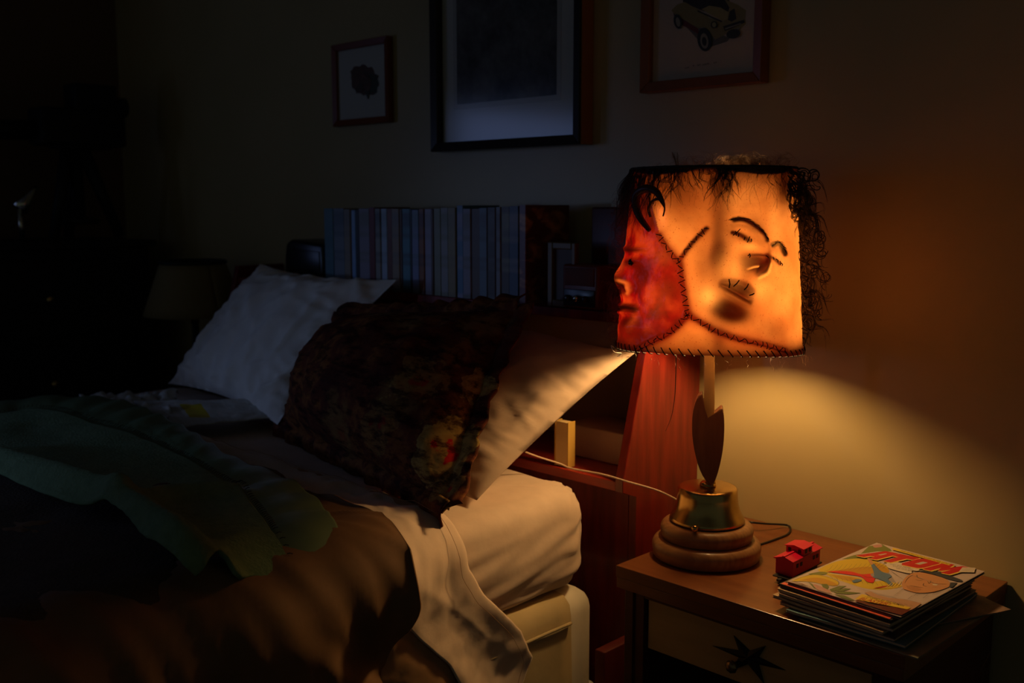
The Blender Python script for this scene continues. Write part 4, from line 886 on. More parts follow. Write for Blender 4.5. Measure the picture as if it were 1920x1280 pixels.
def hide():
    m = bpy.data.materials.new('stitched_hide'); m.use_nodes = True; nt = m.node_tree; L = nt.links.new; nt.nodes.remove(nt.nodes['Principled BSDF'])
    a = nt.nodes.new('ShaderNodeAttribute'); a.attribute_name = 'pigment_light'
    tc = nt.nodes.new('ShaderNodeTexCoord'); n = nt.nodes.new('ShaderNodeTexNoise'); n.inputs['Scale'].default_value = 420; n.inputs['Detail'].default_value = 2; L(tc.outputs['Object'], n.inputs[0])
    r = nt.nodes.new('ShaderNodeValToRGB'); r.color_ramp.elements[0].position = .26; r.color_ramp.elements[1].position = .36; r.color_ramp.elements[0].color = (.55, .35, .25, 1); r.color_ramp.elements[1].color = (1, 1, 1, 1); L(n.outputs['Fac'], r.inputs[0])
    mu = nt.nodes.new('ShaderNodeMix'); mu.data_type = 'RGBA'; mu.blend_type = 'MULTIPLY'; mu.inputs[0].default_value = 1; L(a.outputs['Color'], mu.inputs[6]); L(r.outputs[0], mu.inputs[7])
    t = nt.nodes.new('ShaderNodeBsdfTranslucent'); d = nt.nodes.new('ShaderNodeBsdfDiffuse'); g = nt.nodes.new('ShaderNodeBsdfGlossy'); g.inputs['Roughness'].default_value = .3; g.inputs[0].default_value = (1, .9, .8, 1)
    hsv = nt.nodes.new('ShaderNodeMix'); hsv.data_type = 'RGBA'; hsv.blend_type = 'MULTIPLY'; hsv.inputs[0].default_value = 1; hsv.inputs[7].default_value = (.47, .275, .15, 1); L(mu.outputs[2], hsv.inputs[6])
    L(hsv.outputs[2], t.inputs[0]); L(mu.outputs[2], d.inputs[0])
    m1 = nt.nodes.new('ShaderNodeMixShader'); m1.inputs[0].default_value = .55; L(d.outputs[0], m1.inputs[1]); L(t.outputs[0], m1.inputs[2])
    m2 = nt.nodes.new('ShaderNodeMixShader'); m2.inputs[0].default_value = .035; L(m1.outputs[0], m2.inputs[1]); L(g.outputs[0], m2.inputs[2])
    L(m2.outputs[0], nt.nodes['Material Output'].inputs[0]); return m
sd_.data.materials.append(hide())
# added leather lid, its hole placed to light the frizz and spare the wall
M_lid = flat('dark_leather', (.05, .02, .01), .8)
rr = np.linspace(0, 1, 8); aa = np.linspace(0, 2*PI, 65)
G = np.array([[(SX+(1-r)*(BXY[0]+ER[0]*.04+.044*_c(a))+r*.122*_c(a), SY+(1-r)*(BXY[1]+ER[1]*.04-.037+.044*_s(a))+r*.122*_s(a), ZTOP-.012+.002*_s(5*a)) for a in aa] for r in rr])
solid(obj('lid', gridgeo(G), M_lid, sd_, label='added dark leather lid, holed to shape the light at the top'), .002, 0)
def shade_at(px, py, lift=.0015):
    """point of the shade seen at a place of the picture"""
    d_ = ray(px, py); a, b = 1.2, 1.75
    for t_ in np.linspace(1.2, 2.6, 500):
        p = CAM+d_*t_*1.0; q = p-CS; f = np.clip((q[2]-ZB)/(ZTOP-ZB), -.2, 1.2)
        th_ = math.atan2(q@ER, q@EF); r_ = (RB_+(RT_-RB_)*f)*(1+.012*_c(4*th_+.6))
        if math.hypot(q[0], q[1]) <= r_:
            i = int(round((th_+PI)/(2*PI)*NT)) % NT; j = int(np.clip(round(f*(NZ-1)), 0, NZ-1))
            nn = (ER*_s(th_)+EF*_c(th_)); return shade_pt(np.array(th_), np.array(q[2]), np.array(out[i, j]+lift)), nn
    return None, None
def stitches(S, step, ln, zig, seed, rad=.0007):
    random.seed(seed); Q = resample(spline(np.array(S, float), 60), int(sum(np.hypot(*np.diff(np.array(S, float), axis=0).T))/step)+1); out_ = []
    T = np.gradient(Q, axis=0); T /= np.linalg.norm(T, axis=1)[:, None]
    for k in range(len(Q)):
        nrm2 = np.array([-T[k][1], T[k][0]]); a = random.uniform(-.35, .35)+(.5 if zig and k % 2 else -.5 if zig else .4)
        v = nrm2*_c(a)+T[k]*_s(a); l = ln*random.uniform(.7, 1.15)
        p, n1_ = shade_at(*(Q[k]-v*l/2)); q, n2_ = shade_at(*(Q[k]+v*l/2)); m, n3_ = shade_at(*Q[k], .003)
        if p is None or q is None or m is None: continue
        out_.append(tube([p-n1_*.001, p, m, q, q-n2_*.001], rad, 5))
    return join(*out_)
for nm, S_, stp, ln in (('seam_stitching', S1, 9, 11), ('seam_stitching', S2, 8, 10), ('seam_stitching', S3, 9, 11), ('seam_stitching', S4, 9, 11)):
    obj(nm, stitches(S_, stp, ln, True, len(S_)), M_thread, sd_)
def strokes(L_, rad=.0008): 
    o_ = []
    for (a, b) in L_:
        p, n1_ = shade_at(*a); q, n2_ = shade_at(*b); m, n3_ = shade_at((a[0]+b[0])/2, (a[1]+b[1])/2, .003)
        if p is not None and q is not None and m is not None: o_.append(tube([p, m, q], rad, 5))
    return join(*o_)
obj('eyelid_stitching', strokes([((1374, 441), (1386, 429)), ((1377, 433), (1380, 441)), ((1384, 438), (1383, 444)), ((1395, 444), (1393, 450)), ((1402, 443), (1399, 454)), ((1405, 447), (1407, 453)), ((1398, 479), (1402, 475)), ((1400, 482), (1402, 476)), ((1446, 482), (1448, 486)), ((1453, 485), (1455, 491)), ((1459, 489), (1461, 497)), ((1462, 493), (1464, 498)), ((1425, 478), (1430, 482))]), M_thread, sd_)
obj('lip_stitching', strokes([((1366, 523), (1365, 539)), ((1384, 525), (1372, 536)), ((1402, 532), (1391, 542)), ((1409, 549), (1402, 553))], .0010), M_thread, sd_)
rs = random.Random(31); bw = []
for S_, wd_, n_ in (([(1368, 412), (1385, 409), (1402, 414), (1416, 425), (1426, 438), (1431, 450)], 5.0, 110), ([(1444, 460), (1454, 454), (1463, 461), (1471, 474)], 4.5, 50)):
    Q = resample(spline(np.array(S_, float), 40), n_); T = np.gradient(Q, axis=0)
    for k in range(n_):
        t_ = T[k]/np.linalg.norm(T[k]); u_ = np.array([t_[1], -t_[0]]); c_ = Q[k]+u_*rs.gauss(0, wd_*.42)*(.4+.6*_s(PI*k/n_)); l_ = rs.uniform(5, 9)
        p, _q = shade_at(*(c_-t_*l_/2), .001); m_, _q = shade_at(*(c_+u_*.4), .0022); e_, _q = shade_at(*(c_+t_*l_/2+u_*rs.uniform(-2, 2)), .0025)
        if p is not None and m_ is not None and e_ is not None: bw.append(tube([p, m_, e_], [.00032, .0003, .0001], 3, False))
obj('eyebrow', join(*bw), M_hair, sd_, label='dark eyebrow hairs')
obj('eye', sphere(shade_at(1188, 492, .0)[0], .0052, 12), mat('glass_eye', (.03, .012, .008), .05, spec=.8), sd_, label='dark glassy eye of the red face')
# whip stitches round the two rims
hemb = []
for k in range(64):
    a = 2*PI*k/64+.02*nz(k, 3); zb_ = ZB-.007*max(0, -_s(a))**5+.0015*_s(3*a+1)-.006*(_s(a)*ER[1]+_c(a)*EF[1])
    A_ = np.array(a); p = shade_pt(A_, np.array(zb_+.009), np.array(.003)); q = shade_pt(A_+.055, np.array(zb_-.001), np.array(.003)); r_ = shade_pt(A_+.06, np.array(zb_-.002), np.array(-.003))
    hemb.append(tube([p, (p+q)/2+(p-CS)*np.array([1, 1, 0])*.006, q, r_], .0009, 5))
obj('hem_stitching', join(*hemb), M_thread, sd_)
tops = [shade_pt(np.array(a), np.array(ZTOP), np.array(.0015)) for a in np.linspace(0, 2*PI, 120)]
obj('rim_cord', tube(tops, [.0022+.0008*nz(k*.7, 2) for k in range(120)], 6, False), M_thread, sd_)
# the ear
def earpt(px, py, lift): return shade_at(px, py, lift)[0]
oe = spline([earpt(x, y, l) for x, y, l in ((1222, 432, .004), (1212, 410, .010), (1207, 388, .014), (1211, 366, .016), (1224, 354, .016), (1240, 358, .014), (1250, 374, .012), (1253, 390, .009), (1248, 405, .006))], 50)
obj('ear', join(tube(oe, [.0012+.0055*_s(PI*min(1, .08+k/46))**.7 for k in range(50)], 10), tube(spline([earpt(x, y, l) for x, y, l in ((1246, 372, .007), (1232, 376, .007), (1223, 390, .006), (1226, 406, .006))], 30), .0022, 8)), flat('ear_hide', (.10, .022, .010), .4), sd_, label='dark curled ear')
# ---------------------------------------------------------------- hair
def strands(n, f, sides=3, seed=1):
    rs = random.Random(seed); return join(*[tube(P, r, sides, False) for P, r in (f(rs) for _ in range(n))])
def curl(p, d0, ln, rad, turns, rs, grav=.5, taper=1.0, npt=26):
    """a strand from p along d0, drooping, wound into curls"""
    d0 = np.array(d0, float); d0 /= np.linalg.norm(d0); a = np.cross(d0, [rs.uniform(-1, 1), rs.uniform(-1, 1), rs.uniform(-1, 1)]); a /= np.linalg.norm(a); b = np.cross(d0, a)
    ph = rs.uniform(0, 2*PI); P = []
    for k in range(npt):
        s = k/(npt-1); q = ph+2*PI*turns*s; e = min(1, s*3)
        P.append(np.array(p)+d0*ln*s+np.array([0, 0, -1])*grav*ln*s*s+(a*(_c(q)-_c(ph)*(1-e))+b*(_s(q)-_s(ph)*(1-e)))*rad*e)
    return np.array(P)
def sp_(a, z, o=.003): return shade_pt(np.array(a), np.array(z), np.array(o))
def nrm_(a): return ER*_s(a)+EF*_c(a)
def tan_(a): return ER*_c(a)-EF*_s(a)
def locks(n, gf, per, jit, rad, seed):
    """clumps of strands that wind together round one guide curl"""
    rs = random.Random(seed); G_ = []
    for _ in range(n):
        P = gf(rs); m_ = len(P); rr = np.array([jit*(.35+.65*_s(PI*min(1, k/(m_-1)*1.1))) for k in range(m_)])
        for _k in range(per):
            o1, o2, o3 = [np.array([rs.gauss(0, 1) for _ in range(3)]) for _ in range(3)]; s = np.linspace(0, 1, m_)[:, None]
            cut = rs.randint(int(m_*.6), m_); Q = P+rr[:, None]*(o1*(1-s)+o2*s*.8+o3*.5*np.sin(s*9))
            G_.append(tube(Q[:cut], rad*rs.uniform(.5, 1.2)*np.linspace(1, .45, cut), 3, False))
    return join(*G_)
def g_right(rs):
    a = rs.uniform(1.22, 2.5) if rs.random() < .8 else rs.uniform(1.0, 1.35); z = ZTOP-.004-(rs.random()**1.1)*.24*(1 if a > 1.3 else .25); p = sp_(a, z)
    d = nrm_(a)*rs.uniform(.35, 1.0)+tan_(a)*rs.uniform(-.1, .5)+np.array([0, 0, -rs.uniform(.3, 1.3)])
    return curl(p, d, rs.uniform(.03, .062), rs.uniform(.005, .012), rs.uniform(.9, 2.2), rs, .45, npt=36)
obj('hair', locks(150, g_right, 11, .0016, .00042, 3), M_hair, sd_, label='dark curls on the right side')
def ring_(c, R_, turns, rs, rad, ax=None):
    ax = ax if ax is not None else EF; u = ER*1.0; v = np.array([0, 0, 1.0]); ph = rs.uniform(0, 6.28); P = []; e1, e2, dr = rs.uniform(.55, 1.15), rs.uniform(.8, 1.25), u*rs.uniform(-.004, .012)+v*rs.uniform(-.022, .004); sk = rs.uniform(.1, .6)
    turns *= rs.uniform(.6, 1.15)
    for k in range(40):
        q = ph+2*PI*turns*k/39; rr_ = R_*(1-sk*k/39); P.append(np.array(c)+u*_c(q)*rr_*e1+v*_s(q)*rr_*e2+EF*(.006*k/39)+dr*k/39)
    return tube(P, rad, 5)
rs = random.Random(8); big = []
for px, py, R_, t_, rd_ in ((1500, 330, .013, 1.6, .0014), (1506, 366, .013, 2.1, .0017), (1524, 330, .010, 1.2, .0013), (1490, 345, .010, 1.3, .0012), (1530, 440, .012, 1.3, .0010), (1520, 500, .013, 1.6, .0012), (1535, 470, .010, 1.1, .0009), (1540, 510, .012, 1.2, .0008), (1520, 555, .012, 1.4, .0011), (1505, 420, .014, 1.5, .0012), (1510, 600, .012, 1.5, .0012), (1545, 545, .012, .8, .0005), (1528, 585, .009, 1.1, .0009), (1500, 470, .013, 1.6, .0012), (1500, 530, .013, 1.7, .0013), (1498, 640, .008, 1.2, .0012)):
    for k in range(4): big.append(ring_(lamp3(px+rs.uniform(-2, 2), py+rs.uniform(-2, 2), rs.uniform(-.03, .02)), R_*rs.uniform(.8, 1.1), t_, rs, rd_*rs.uniform(.4, .9)))
obj('hair', join(*big), M_hair, sd_, label='thick dark ringlets')
def g_lf(rs):
    a = -rs.uniform(1.3, 2.3); z = ZTOP-.02-rs.random()*.25; p = sp_(a, z)
    d = nrm_(a)*rs.uniform(.4, 1.0)+tan_(a)*rs.uniform(-.3, .2)+np.array([0, 0, -rs.uniform(-.1, .9)])
    return curl(p, d, rs.uniform(.018, .045), rs.uniform(.003, .009), rs.uniform(.8, 2.4), rs, .4, npt=30)
obj('hair', locks(210, g_lf, 4, .004, .00022, 5), M_hair3, sd_, label='fine reddish frizz on the left side')
def g_lt(rs):
    a = -rs.uniform(.62, 1.75); p = sp_(a, ZTOP-rs.random()*.012)
    d = nrm_(a)*rs.uniform(.08, .40)-tan_(a)*rs.uniform(-.3, .5)+np.array([0, 0, -1.0])
    return curl(p, d, rs.uniform(.035, .095), rs.uniform(.002, .009), rs.uniform(.3, 1.6), rs, .15, npt=30)
obj('hair', locks(80, g_lt, 6, .0024, .00036, 6), M_hair, sd_, label='dark locks hanging over the ear')
def g_bg(rs):
    a = rs.choice((rs.gauss(.10, .05), rs.gauss(.14, .07), rs.gauss(-.45, .14), rs.gauss(-.2, .1), rs.gauss(1.2, .12), rs.uniform(-.7, 1.3)))
    p = sp_(a, ZTOP-rs.random()*.006, .004); k_ = 1.0 if abs(a-.12) < .2 or a < -.2 else .45
    d = nrm_(a)*rs.uniform(.12, .30)+tan_(a)*rs.uniform(-.9, .7)+np.array([0, 0, -1.0])
    return curl(p, d, .012+.05*k_*rs.random(), rs.uniform(.002, .008), rs.uniform(.4, 1.5), rs, .1, npt=28)
obj('hair', locks(60, g_bg, 8, .0018, .00030, 7), M_hair, sd_, label='dark fringe over the front')
def wisp(rs):
    a = rs.uniform(-.9, 1.4); p = sp_(a, ZTOP-rs.random()*.01, .003); d = nrm_(a)*rs.uniform(.05, .2)+tan_(a)*rs.uniform(-.8, .8)+np.array([0, 0, -1.0])
    return curl(p, d, rs.uniform(.02, .06), rs.uniform(.002, .006), rs.uniform(.5, 1.5), rs, .1), rs.uniform(.00008, .00015)
obj('hair', strands(160, wisp, seed=21), M_hair, sd_, label='fine wisps over the front')
def g_tf(rs):
    a = rs.choice((rs.uniform(-.4, 1.6), rs.uniform(1.5, 4.2), rs.gauss(.75, .3), rs.gauss(.8, .25), rs.gauss(.7, .5))); p = sp_(a, ZTOP, -.004-rs.random()*.095)
    d = nrm_(a)*rs.uniform(-.6, .3)+tan_(a)*rs.uniform(-.9, .9)+np.array([0, 0, rs.uniform(.3, 1.0)])
    return curl(p, d, rs.uniform(.014, .044), rs.uniform(.004, .011), rs.uniform(.4, 1.4), rs, .3, npt=26)
obj('hair', locks(240, g_tf, 4, .003, .00020, 11), M_hair2, sd_, label='brown frizz standing above the top rim')
def tuft(rs):
    p = lamp3(1272+rs.uniform(-3, 3), 316); q = lamp3(1266+rs.uniform(-10, 8), 286+rs.uniform(-3, 12)); return spline([p, (p+q)/2+ER*rs.uniform(-.001, .001), q], 8), .0002
obj('hair', strands(30, tuft, seed=13), M_hair2, sd_, label='short upright tuft')
def stray(rs):
    a = rs.uniform(-1.5, 1.5); p = sp_(a, ZB, .002); d = nrm_(a)*.4+tan_(a)*rs.uniform(-.6, .6)+np.array([0, 0, -rs.uniform(.3, 1)])
    return curl(p, d, rs.uniform(.006, .02), .002, 1, rs, .3, npt=10), .00014
obj('hair', strands(46, stray, seed=17), M_hair2, sd_, label='stray hairs at the lower rim')
obj('hair', tube(spline([lamp3(1268, 668, .03), lamp3(1267, 710, .03), lamp3(1265, 745, .03), lamp3(1259, 780, .03), lamp3(1248, 808, .03)], 40), [.0010-.0008*k/39 for k in range(40)], 6), M_hair, sd_, label='one long dark lock hanging below the shade')
wl = spline([lamp3(x, y, .02+.02*_s(k)) for k, (x, y) in enumerate(((1152, 652), (1146, 648), (1152, 660), (1165, 662), (1158, 668)))], 30)
obj('hair', tube(wl, .0007, 5), M_white, sd_, label='pale wisp at the lower left rim')
# black flex behind the lamp
fx = spline([np.array([LX+.03, LY+.05, HS+.03]), PZ(1395, 977, HS+.012), PZ(1425, 972, HS+.016)-np.array([0, .03, 0]), PZ(1452, 976, HS+.012)-np.array([0, .025, 0]), PZ(1478, 985, HS+.004), PZ(1478, 1000, HS+.002), PZ(1450, 1012, HS+.002), PZ(1420, 1022, HS+.002)], 60)
own(tag(obj('lamp_flex', tube(fx, .0018, 8), M_black), 'black flex curling on the nightstand behind the lamp', 'cord'))
# ================================================================ toy caboose
M_redtop = M_red; M_dkblk = flat('black_running_gear', (.018, .016, .014), .5)
tr = thing('toy_caboose', 'red plastic toy train caboose on the nightstand beside the comics', 'toy train', (0, 0, 0))
LN, WD = .098, .030
def wins(L_, y): return join(*[box(x-.0028, x+.0028, y-.0006, y+.0006, z-.003, z+.003) for x, z in L_])
obj('car_body', box(-.043, .043, -WD/2, WD/2, .0115, .0365, .0006, 1), M_red, tr, smooth=False)
prf = [(-WD/2-.002, .036), (WD/2+.002, .036), (WD/2+.002, .0372), (0, .0425), (-WD/2-.002, .0372)]
obj('roof', join(prism(prf, 0, -.047, .047, .0004), box(-.047, .047, -.0022, .0022, .0418, .0432, .0003, 1)), M_red, tr, smooth=False)
cpb = obj('cupola', join(box(-.012, .016, -WD/2, WD/2, .036, .0485, .0005, 1), prism([(-WD/2-.0018, .0483), (WD/2+.0018, .0483), (WD/2+.0018, .0493), (0, .0525), (-WD/2-.0018, .0493)], 0, -.0145, .0185, .0004)), M_red, tr, smooth=False)
obj('window', wins([(-.004, .0435), (.008, .0435)], -WD/2-.0002), M_dkblk, cpb, smooth=False)
obj('window', join(box(-.0126, -.0114, -.011, -.006, .041, .0465), box(-.0126, -.0114, .006, .011, .041, .0465)), M_dkblk, cpb, smooth=False)
for xs_ in ((-.030, .027), (-.018, .027), (.022, .027), (.033, .027)): obj('window', wins([xs_], -WD/2-.0002), M_dkblk, tr, smooth=False)
obj('underframe', join(box(-.053, .053, -WD/2+.001, WD/2-.001, .0090, .0116, .0006, 1), box(-.02, .02, -.009, .009, .004, .009, .0005, 1)), M_dkblk, tr, smooth=False)
for sx in (-.054, .054): obj('coupler', box(sx-.006, sx+.006, -.0035, .0035, .0055, .0095, .0006, 1), M_dkblk, tr, smooth=False)
for sx in (-.030, .030):
    tk = obj('truck', join(*[box(sx-.012, sx+.012, sy-.0012, sy+.0012, .003, .0085, .0006, 1) for sy in (-.0105, .0105)]), M_dkblk, tr, smooth=False)
    for dx in (-.0078, .0078):
        for sy in (-.0085, .0085): obj('wheel', xf(lathe([(.0005, -.0012), (.0050, -.0012), (.0055, 0), (.0050, .0012), (.0005, .0012)], n=20), lambda p, a=sx+dx, b=sy: (a+p[0], b+p[2], .0055+p[1])), M_dkblk, tk)
ta, tb = PZ(1463, 1092, HS), PZ(1549, 1052, HS)
mid = (PZ(1470, 1098, HS)+PZ(1543, 1062, HS))/2
tr.location = (mid[0]-.009, mid[1]-.004, HS+.0002)
dv = PZ(1528, 1060, HS)-PZ(1459, 1096, HS); tr.rotation_euler = (0, 0, math.atan2(dv[1], dv[0]))
# ================================================================ comics
CW, CH = .172, .252
def comic(name, label, z, th_, dx, dy, rot, cov, edge, thick_cover=.0006, sag=.0, curl_=0.0, group='stack of old comic books on the nightstand', w_=CW, h_=CH):
    r = thing(name, label, 'comic book', (0, 0, 0), group=group)
    n, m = 18, 22
    def surf(z_, w__, h__, o_=0):
        return np.array([[(-w__/2+w__*i/(n-1), -h__/2+h__*j/(m-1), z_+(.0006*nz(i*.3, j*.3, z*900) if curl_ == 0 else 0)) for j in range(m)] for i in range(n)])
    def slab(za, zb_, w__, h__, wob=0):
        A, B = surf(za, w__, h__), surf(zb_, w__, h__); va, fa = gridgeo(A); vb, fb = gridgeo(B); k = len(va); I_ = np.arange(n*m).reshape(n, m)
        lp_ = list(I_[:, 0])+list(I_[-1, 1:])+list(I_[-2::-1, -1])+list(I_[0, -2:0:-1]); F_ = [list(f)[::-1] for f in fa]+[[i+k for i in f] for f in fb]
        for q in range(len(lp_)): a_, b_ = lp_[q], lp_[(q+1) % len(lp_)]; F_.append([a_, b_, b_+k, a_+k])
        return np.vstack([va, vb]), F_
    obj('pages', slab(.0005, th_-.0006, w_-.002, h_-.002), edge, r, smooth=False)
    c = obj('cover', slab(th_-.0006, th_, w_, h_), cov, r, smooth=False)
    obj('back_cover', slab(0, .0005, w_, h_), cov, r, smooth=False)
    r.location = (-.6135+dx, -.2205+dy, z); r.rotation_euler = (0, 0, rot); return r, c
AX = -.062
M_covtan = mat('worn_cover', (.42, .27, .14), .6, col2=(.09, .05, .03), scale=38); M_covdk = mat('dark_cover', (.05, .03, .025), .35); M_covbl = mat('blue_cover', (.13, .26, .32), .45, col2=(.10, .17, .19), scale=14)
M_covor = mat('orange_cover', (.72, .10, .05), .45); M_covpi = mat('mixed_cover', (.40, .24, .17), .5, col2=(.12, .09, .09), scale=22); M_covgr = mat('grey_green_cover', (.30, .29, .19), .5, col2=(.22, .2, .13), scale=16)
z = HS+.0003
LST = [('grey-green comic at the bottom of the stack, sticking out at the front corner', .0022, .030, -.020, AX+.02, M_covgr), 
       ('tan and blue comic near the bottom of the stack, sticking out at the right', .0022, .004, .004, AX-.36, M_covpi),
       ('comic with a blue cover corner, third from the bottom of the stack', .0040, .004, -.017, AX+.07, M_covbl),
       ('thin dark comic in the lower half of the stack, above the blue-cornered one', .0040, -.004, -.014, AX+.02, M_covpi),
       ('worn tan comic with tattered edges, in the middle of the stack', .0045, -.014, -.013, AX-.02, M_covtan),
       ('comic with a frayed brown edge, third from the top of the stack', .0045, -.010, -.010, AX+.03, M_covpi),
       ('cream-edged comic just under the orange-edged one', .0045, -.010, -.009, AX, M_paper)]
for lb, t_, dx, dy, ro, mm in LST:
    if 'tan and blue' in lb:
        r, c = comic('comic_book', lb, z, t_, .012, .012, ro, mm, M_paper)
    else: r, c = comic('comic_book', lb, z, t_, dx, dy, ro, mm, M_paper)
    z += t_+.0009
r, c = comic('comic_book', 'dark comic with an orange-red lower edge, directly under the top comic', z, .0050, -.008, -.006, AX-.012, M_covdk, M_covdk)
ob = obj('cover_band', box(-CW/2+.002, CW/2-.003, -CH/2+.0012, -CH/2+.010, .0049, .0053), M_covor, c, smooth=False, label='orange-red band', local=True)
z += .0062
r, c = comic('comic_book', 'top comic of the stack, its cover reading ATOM in red letters', z, .0035, .0, .0, AX, flat('cover_lilac', (.42, .33, .30), .35), M_covdk, curl_=-1)
ZC = z+.0035
# -- cover picture, flat printing on the top comic
def cl(px, py):
    p = PZ(px, py, ZC)-np.array(r.location); a = -r.rotation_euler.z; return np.array([p[0]*_c(a)-p[1]*_s(a), p[0]*_s(a)+p[1]*_c(a)])
def ca(x, y): return cl(1430+x/4.465, 1000+y/4.465)      # measured on a close view of the cover
INK = {k: flat('ink_'+k, v, .35) for k, v in dict(yellow=(.58, .40, .03), gold=(.50, .25, .02), olive=(.16, .18, .04), leaf=(.11, .14, .04), leaf2=(.17, .20, .06), pink=(.46, .22, .20), red=(.60, .012, .02), blue=(.08, .16, .27), dark=(.02, .015, .015), cream=(.62, .52, .42), flesh=(.52, .24, .11), flesh2=(.42, .18, .08), hair=(.03, .04, .06), lilac=(.50, .40, .38), grey=(.30, .25, .24), caption=(.66, .44, .04), rock=(.45, .25, .16), letter=(.50, .008, .016), letteredge=(.72, .50, .10), maroon=(.10, .008, .008), line=(.03, .02, .02), blood=(.35, .02, .01)).items()}
art = []; MS = []
LIFT = [0.0001]
def put(V, Fc, ink):
    m = INK[ink]
    if m not in MS: MS.append(m)
    LIFT[0] += .000012
    def zed(p):
        j = (p[1]+CH/2)/CH; i = (p[0]+CW/2)/CW
        return .0035+LIFT[0]
    art.append((np.array([(p[0], p[1], zed(p)) for p in V]), Fc, [MS.index(m)]*len(Fc)))
def inky(P, ink, sm=False):
    Q = np.array([ca(*p) for p in P])
    if sm: Q = spline(np.vstack([Q, Q[:1]]), 5*len(Q))[:-1]
    Q[:, 0] = np.clip(Q[:, 0], -CW/2+.0008, CW/2-.0008); Q[:, 1] = np.clip(Q[:, 1], -CH/2+.001, CH/2-.001)
    put(Q, [list(range(len(Q)))], ink)
def stroke(P, ink, wd=.0007, raw=False):
    Q = np.array(P if raw else [ca(*p) for p in P]); Q = spline(Q, 5*len(Q)) if len(Q) > 2 else Q
    T = np.gradient(Q, axis=0); T /= np.linalg.norm(T, axis=1)[:, None]+1e-9; N = np.stack([-T[:, 1], T[:, 0]], 1)
    w_ = wd*(.4+.6*np.sin(np.linspace(.15, PI-.15, len(Q))))[:, None]; n = len(Q)
    put(np.vstack([Q-N*w_/2, Q+N*w_/2]), [[i, i+1, n+i+1, n+i] for i in range(n-1)], ink)
put([(-CW/2+.001, -CH/2+.001), (CW/2-.001, -CH/2+.001), (CW/2-.001, CH/2-.001), (-CW/2+.001, CH/2-.001)], [[0, 1, 2, 3]], 'lilac')
inky([(870, 100), (1000, 90), (1070, 130), (1080, 150), (960, 150), (820, 170)], 'olive'); inky([(920, 100), (985, 90), (1000, 110), (940, 118)], 'pink', True); inky([(660, 215), (800, 175), (920, 190), (900, 215), (760, 215)], 'olive', True)
inky([(960, 290), (1060, 330), (1130, 430), (1090, 440), (1000, 330)], 'grey')
inky([(460, 305), (540, 262), (650, 226), (780, 210), (900, 222), (990, 248), (1050, 285), (1010, 310), (900, 300), (760, 318), (600, 330), (500, 325)], 'yellow', True)
inky([(560, 322), (700, 296), (860, 278), (930, 290), (960, 330), (830, 342), (700, 330)], 'gold', True); inky([(930, 240), (1010, 270), (1060, 310), (1040, 330), (960, 300)], 'gold', True)
inky([(490, 325), (640, 345), (800, 368), (900, 400), (1010, 398), (1110, 415), (1160, 440), (1080, 465), (980, 472), (860, 460), (740, 425), (610, 380)], 'yellow', True); inky([(560, 345), (700, 358), (820, 385), (760, 405), (650, 380)], 'gold', True)
for k in range(13):
    x = 520+k*40; stroke([(x, 318-.1*(x-520)*.5), (x+40, 300-.12*(x-520)*.6), (x+70, 262-.05*(x-520))], 'olive', .0005)
for k in range(13):
    x = 560+k*42; stroke([(x, 352+(x-560)*.13), (x+22, 372+(x-560)*.15), (x+25, 385+(x-560)*.14)], 'olive', .0005)
inky([(380, 340), (480, 322), (540, 330), (520, 345), (420, 352)], 'olive', True)
inky([(238, 402), (320, 366), (420, 347), (520, 356), (605, 388), (637, 420), (610, 440), (520, 430), (420, 408), (320, 402)], 'yellow', True); inky([(300, 398), (420, 372), (520, 382), (620, 425), (590, 438), (500, 424), (400, 402)], 'gold', True); stroke([(238, 402), (420, 347), (605, 388), (637, 425), (590, 442)], 'line', .0007)
for P in ([(380, 405), (440, 440), (450, 465), (430, 460)], [(490, 425), (540, 425), (556, 450), (540, 475), (505, 455)], [(560, 470), (640, 440), (700, 442), (630, 475), (575, 490)], [(600, 480), (690, 460), (740, 465), (660, 490)], [(590, 490), (700, 488), (830, 500), (720, 512), (620, 505)], [(600, 510), (680, 520), (770, 560), (720, 575), (650, 545)]):
    inky(P, 'leaf'); c_ = np.mean(P, 0); stroke([P[0], tuple(c_), P[2]], 'leaf2', .0008)
inky([(418, 432), (440, 428), (500, 452), (560, 480), (580, 505), (520, 500), (460, 475)], 'pink'); [stroke([(430+k*18, 440+k*8), (450+k*18, 470+k*7)], 'cream', .0006) for k in range(7)]
# a bird in red and blue between the wings
inky([(535, 322), (640, 316), (740, 322), (830, 345), (900, 340), (945, 352), (935, 395), (920, 415), (870, 405), (820, 365), (700, 345)], 'red', True); inky([(905, 262), (930, 256), (960, 290), (1000, 325), (1060, 345), (1080, 362), (1050, 385), (1090, 425), (1075, 445), (1030, 410), (960, 380), (925, 372), (930, 330)], 'blue', True)
inky([(870, 205), (905, 215), (925, 255), (905, 262)], 'flesh', True); inky([(900, 345), (925, 335), (935, 360), (915, 365)], 'grey'); inky([(745, 400), (790, 385), (830, 395), (770, 415)], 'blue', True); inky([(920, 462), (1000, 445), (1060, 440), (1010, 458)], 'blood', True)
stroke([(930, 258), (965, 300), (1010, 330)], 'line', .0006); stroke([(830, 350), (880, 372), (925, 372)], 'line', .0006)
for k in range(6): stroke([(970+k*34, 468-k*2), (1040+k*32, 450-k*4), (1078+k*28, 418-k*6)], 'letteredge', .0011)
for k in range(9): stroke([(1050+k*13, 300+k*9), (1110+k*9, 345+k*6)], 'grey', .0006)
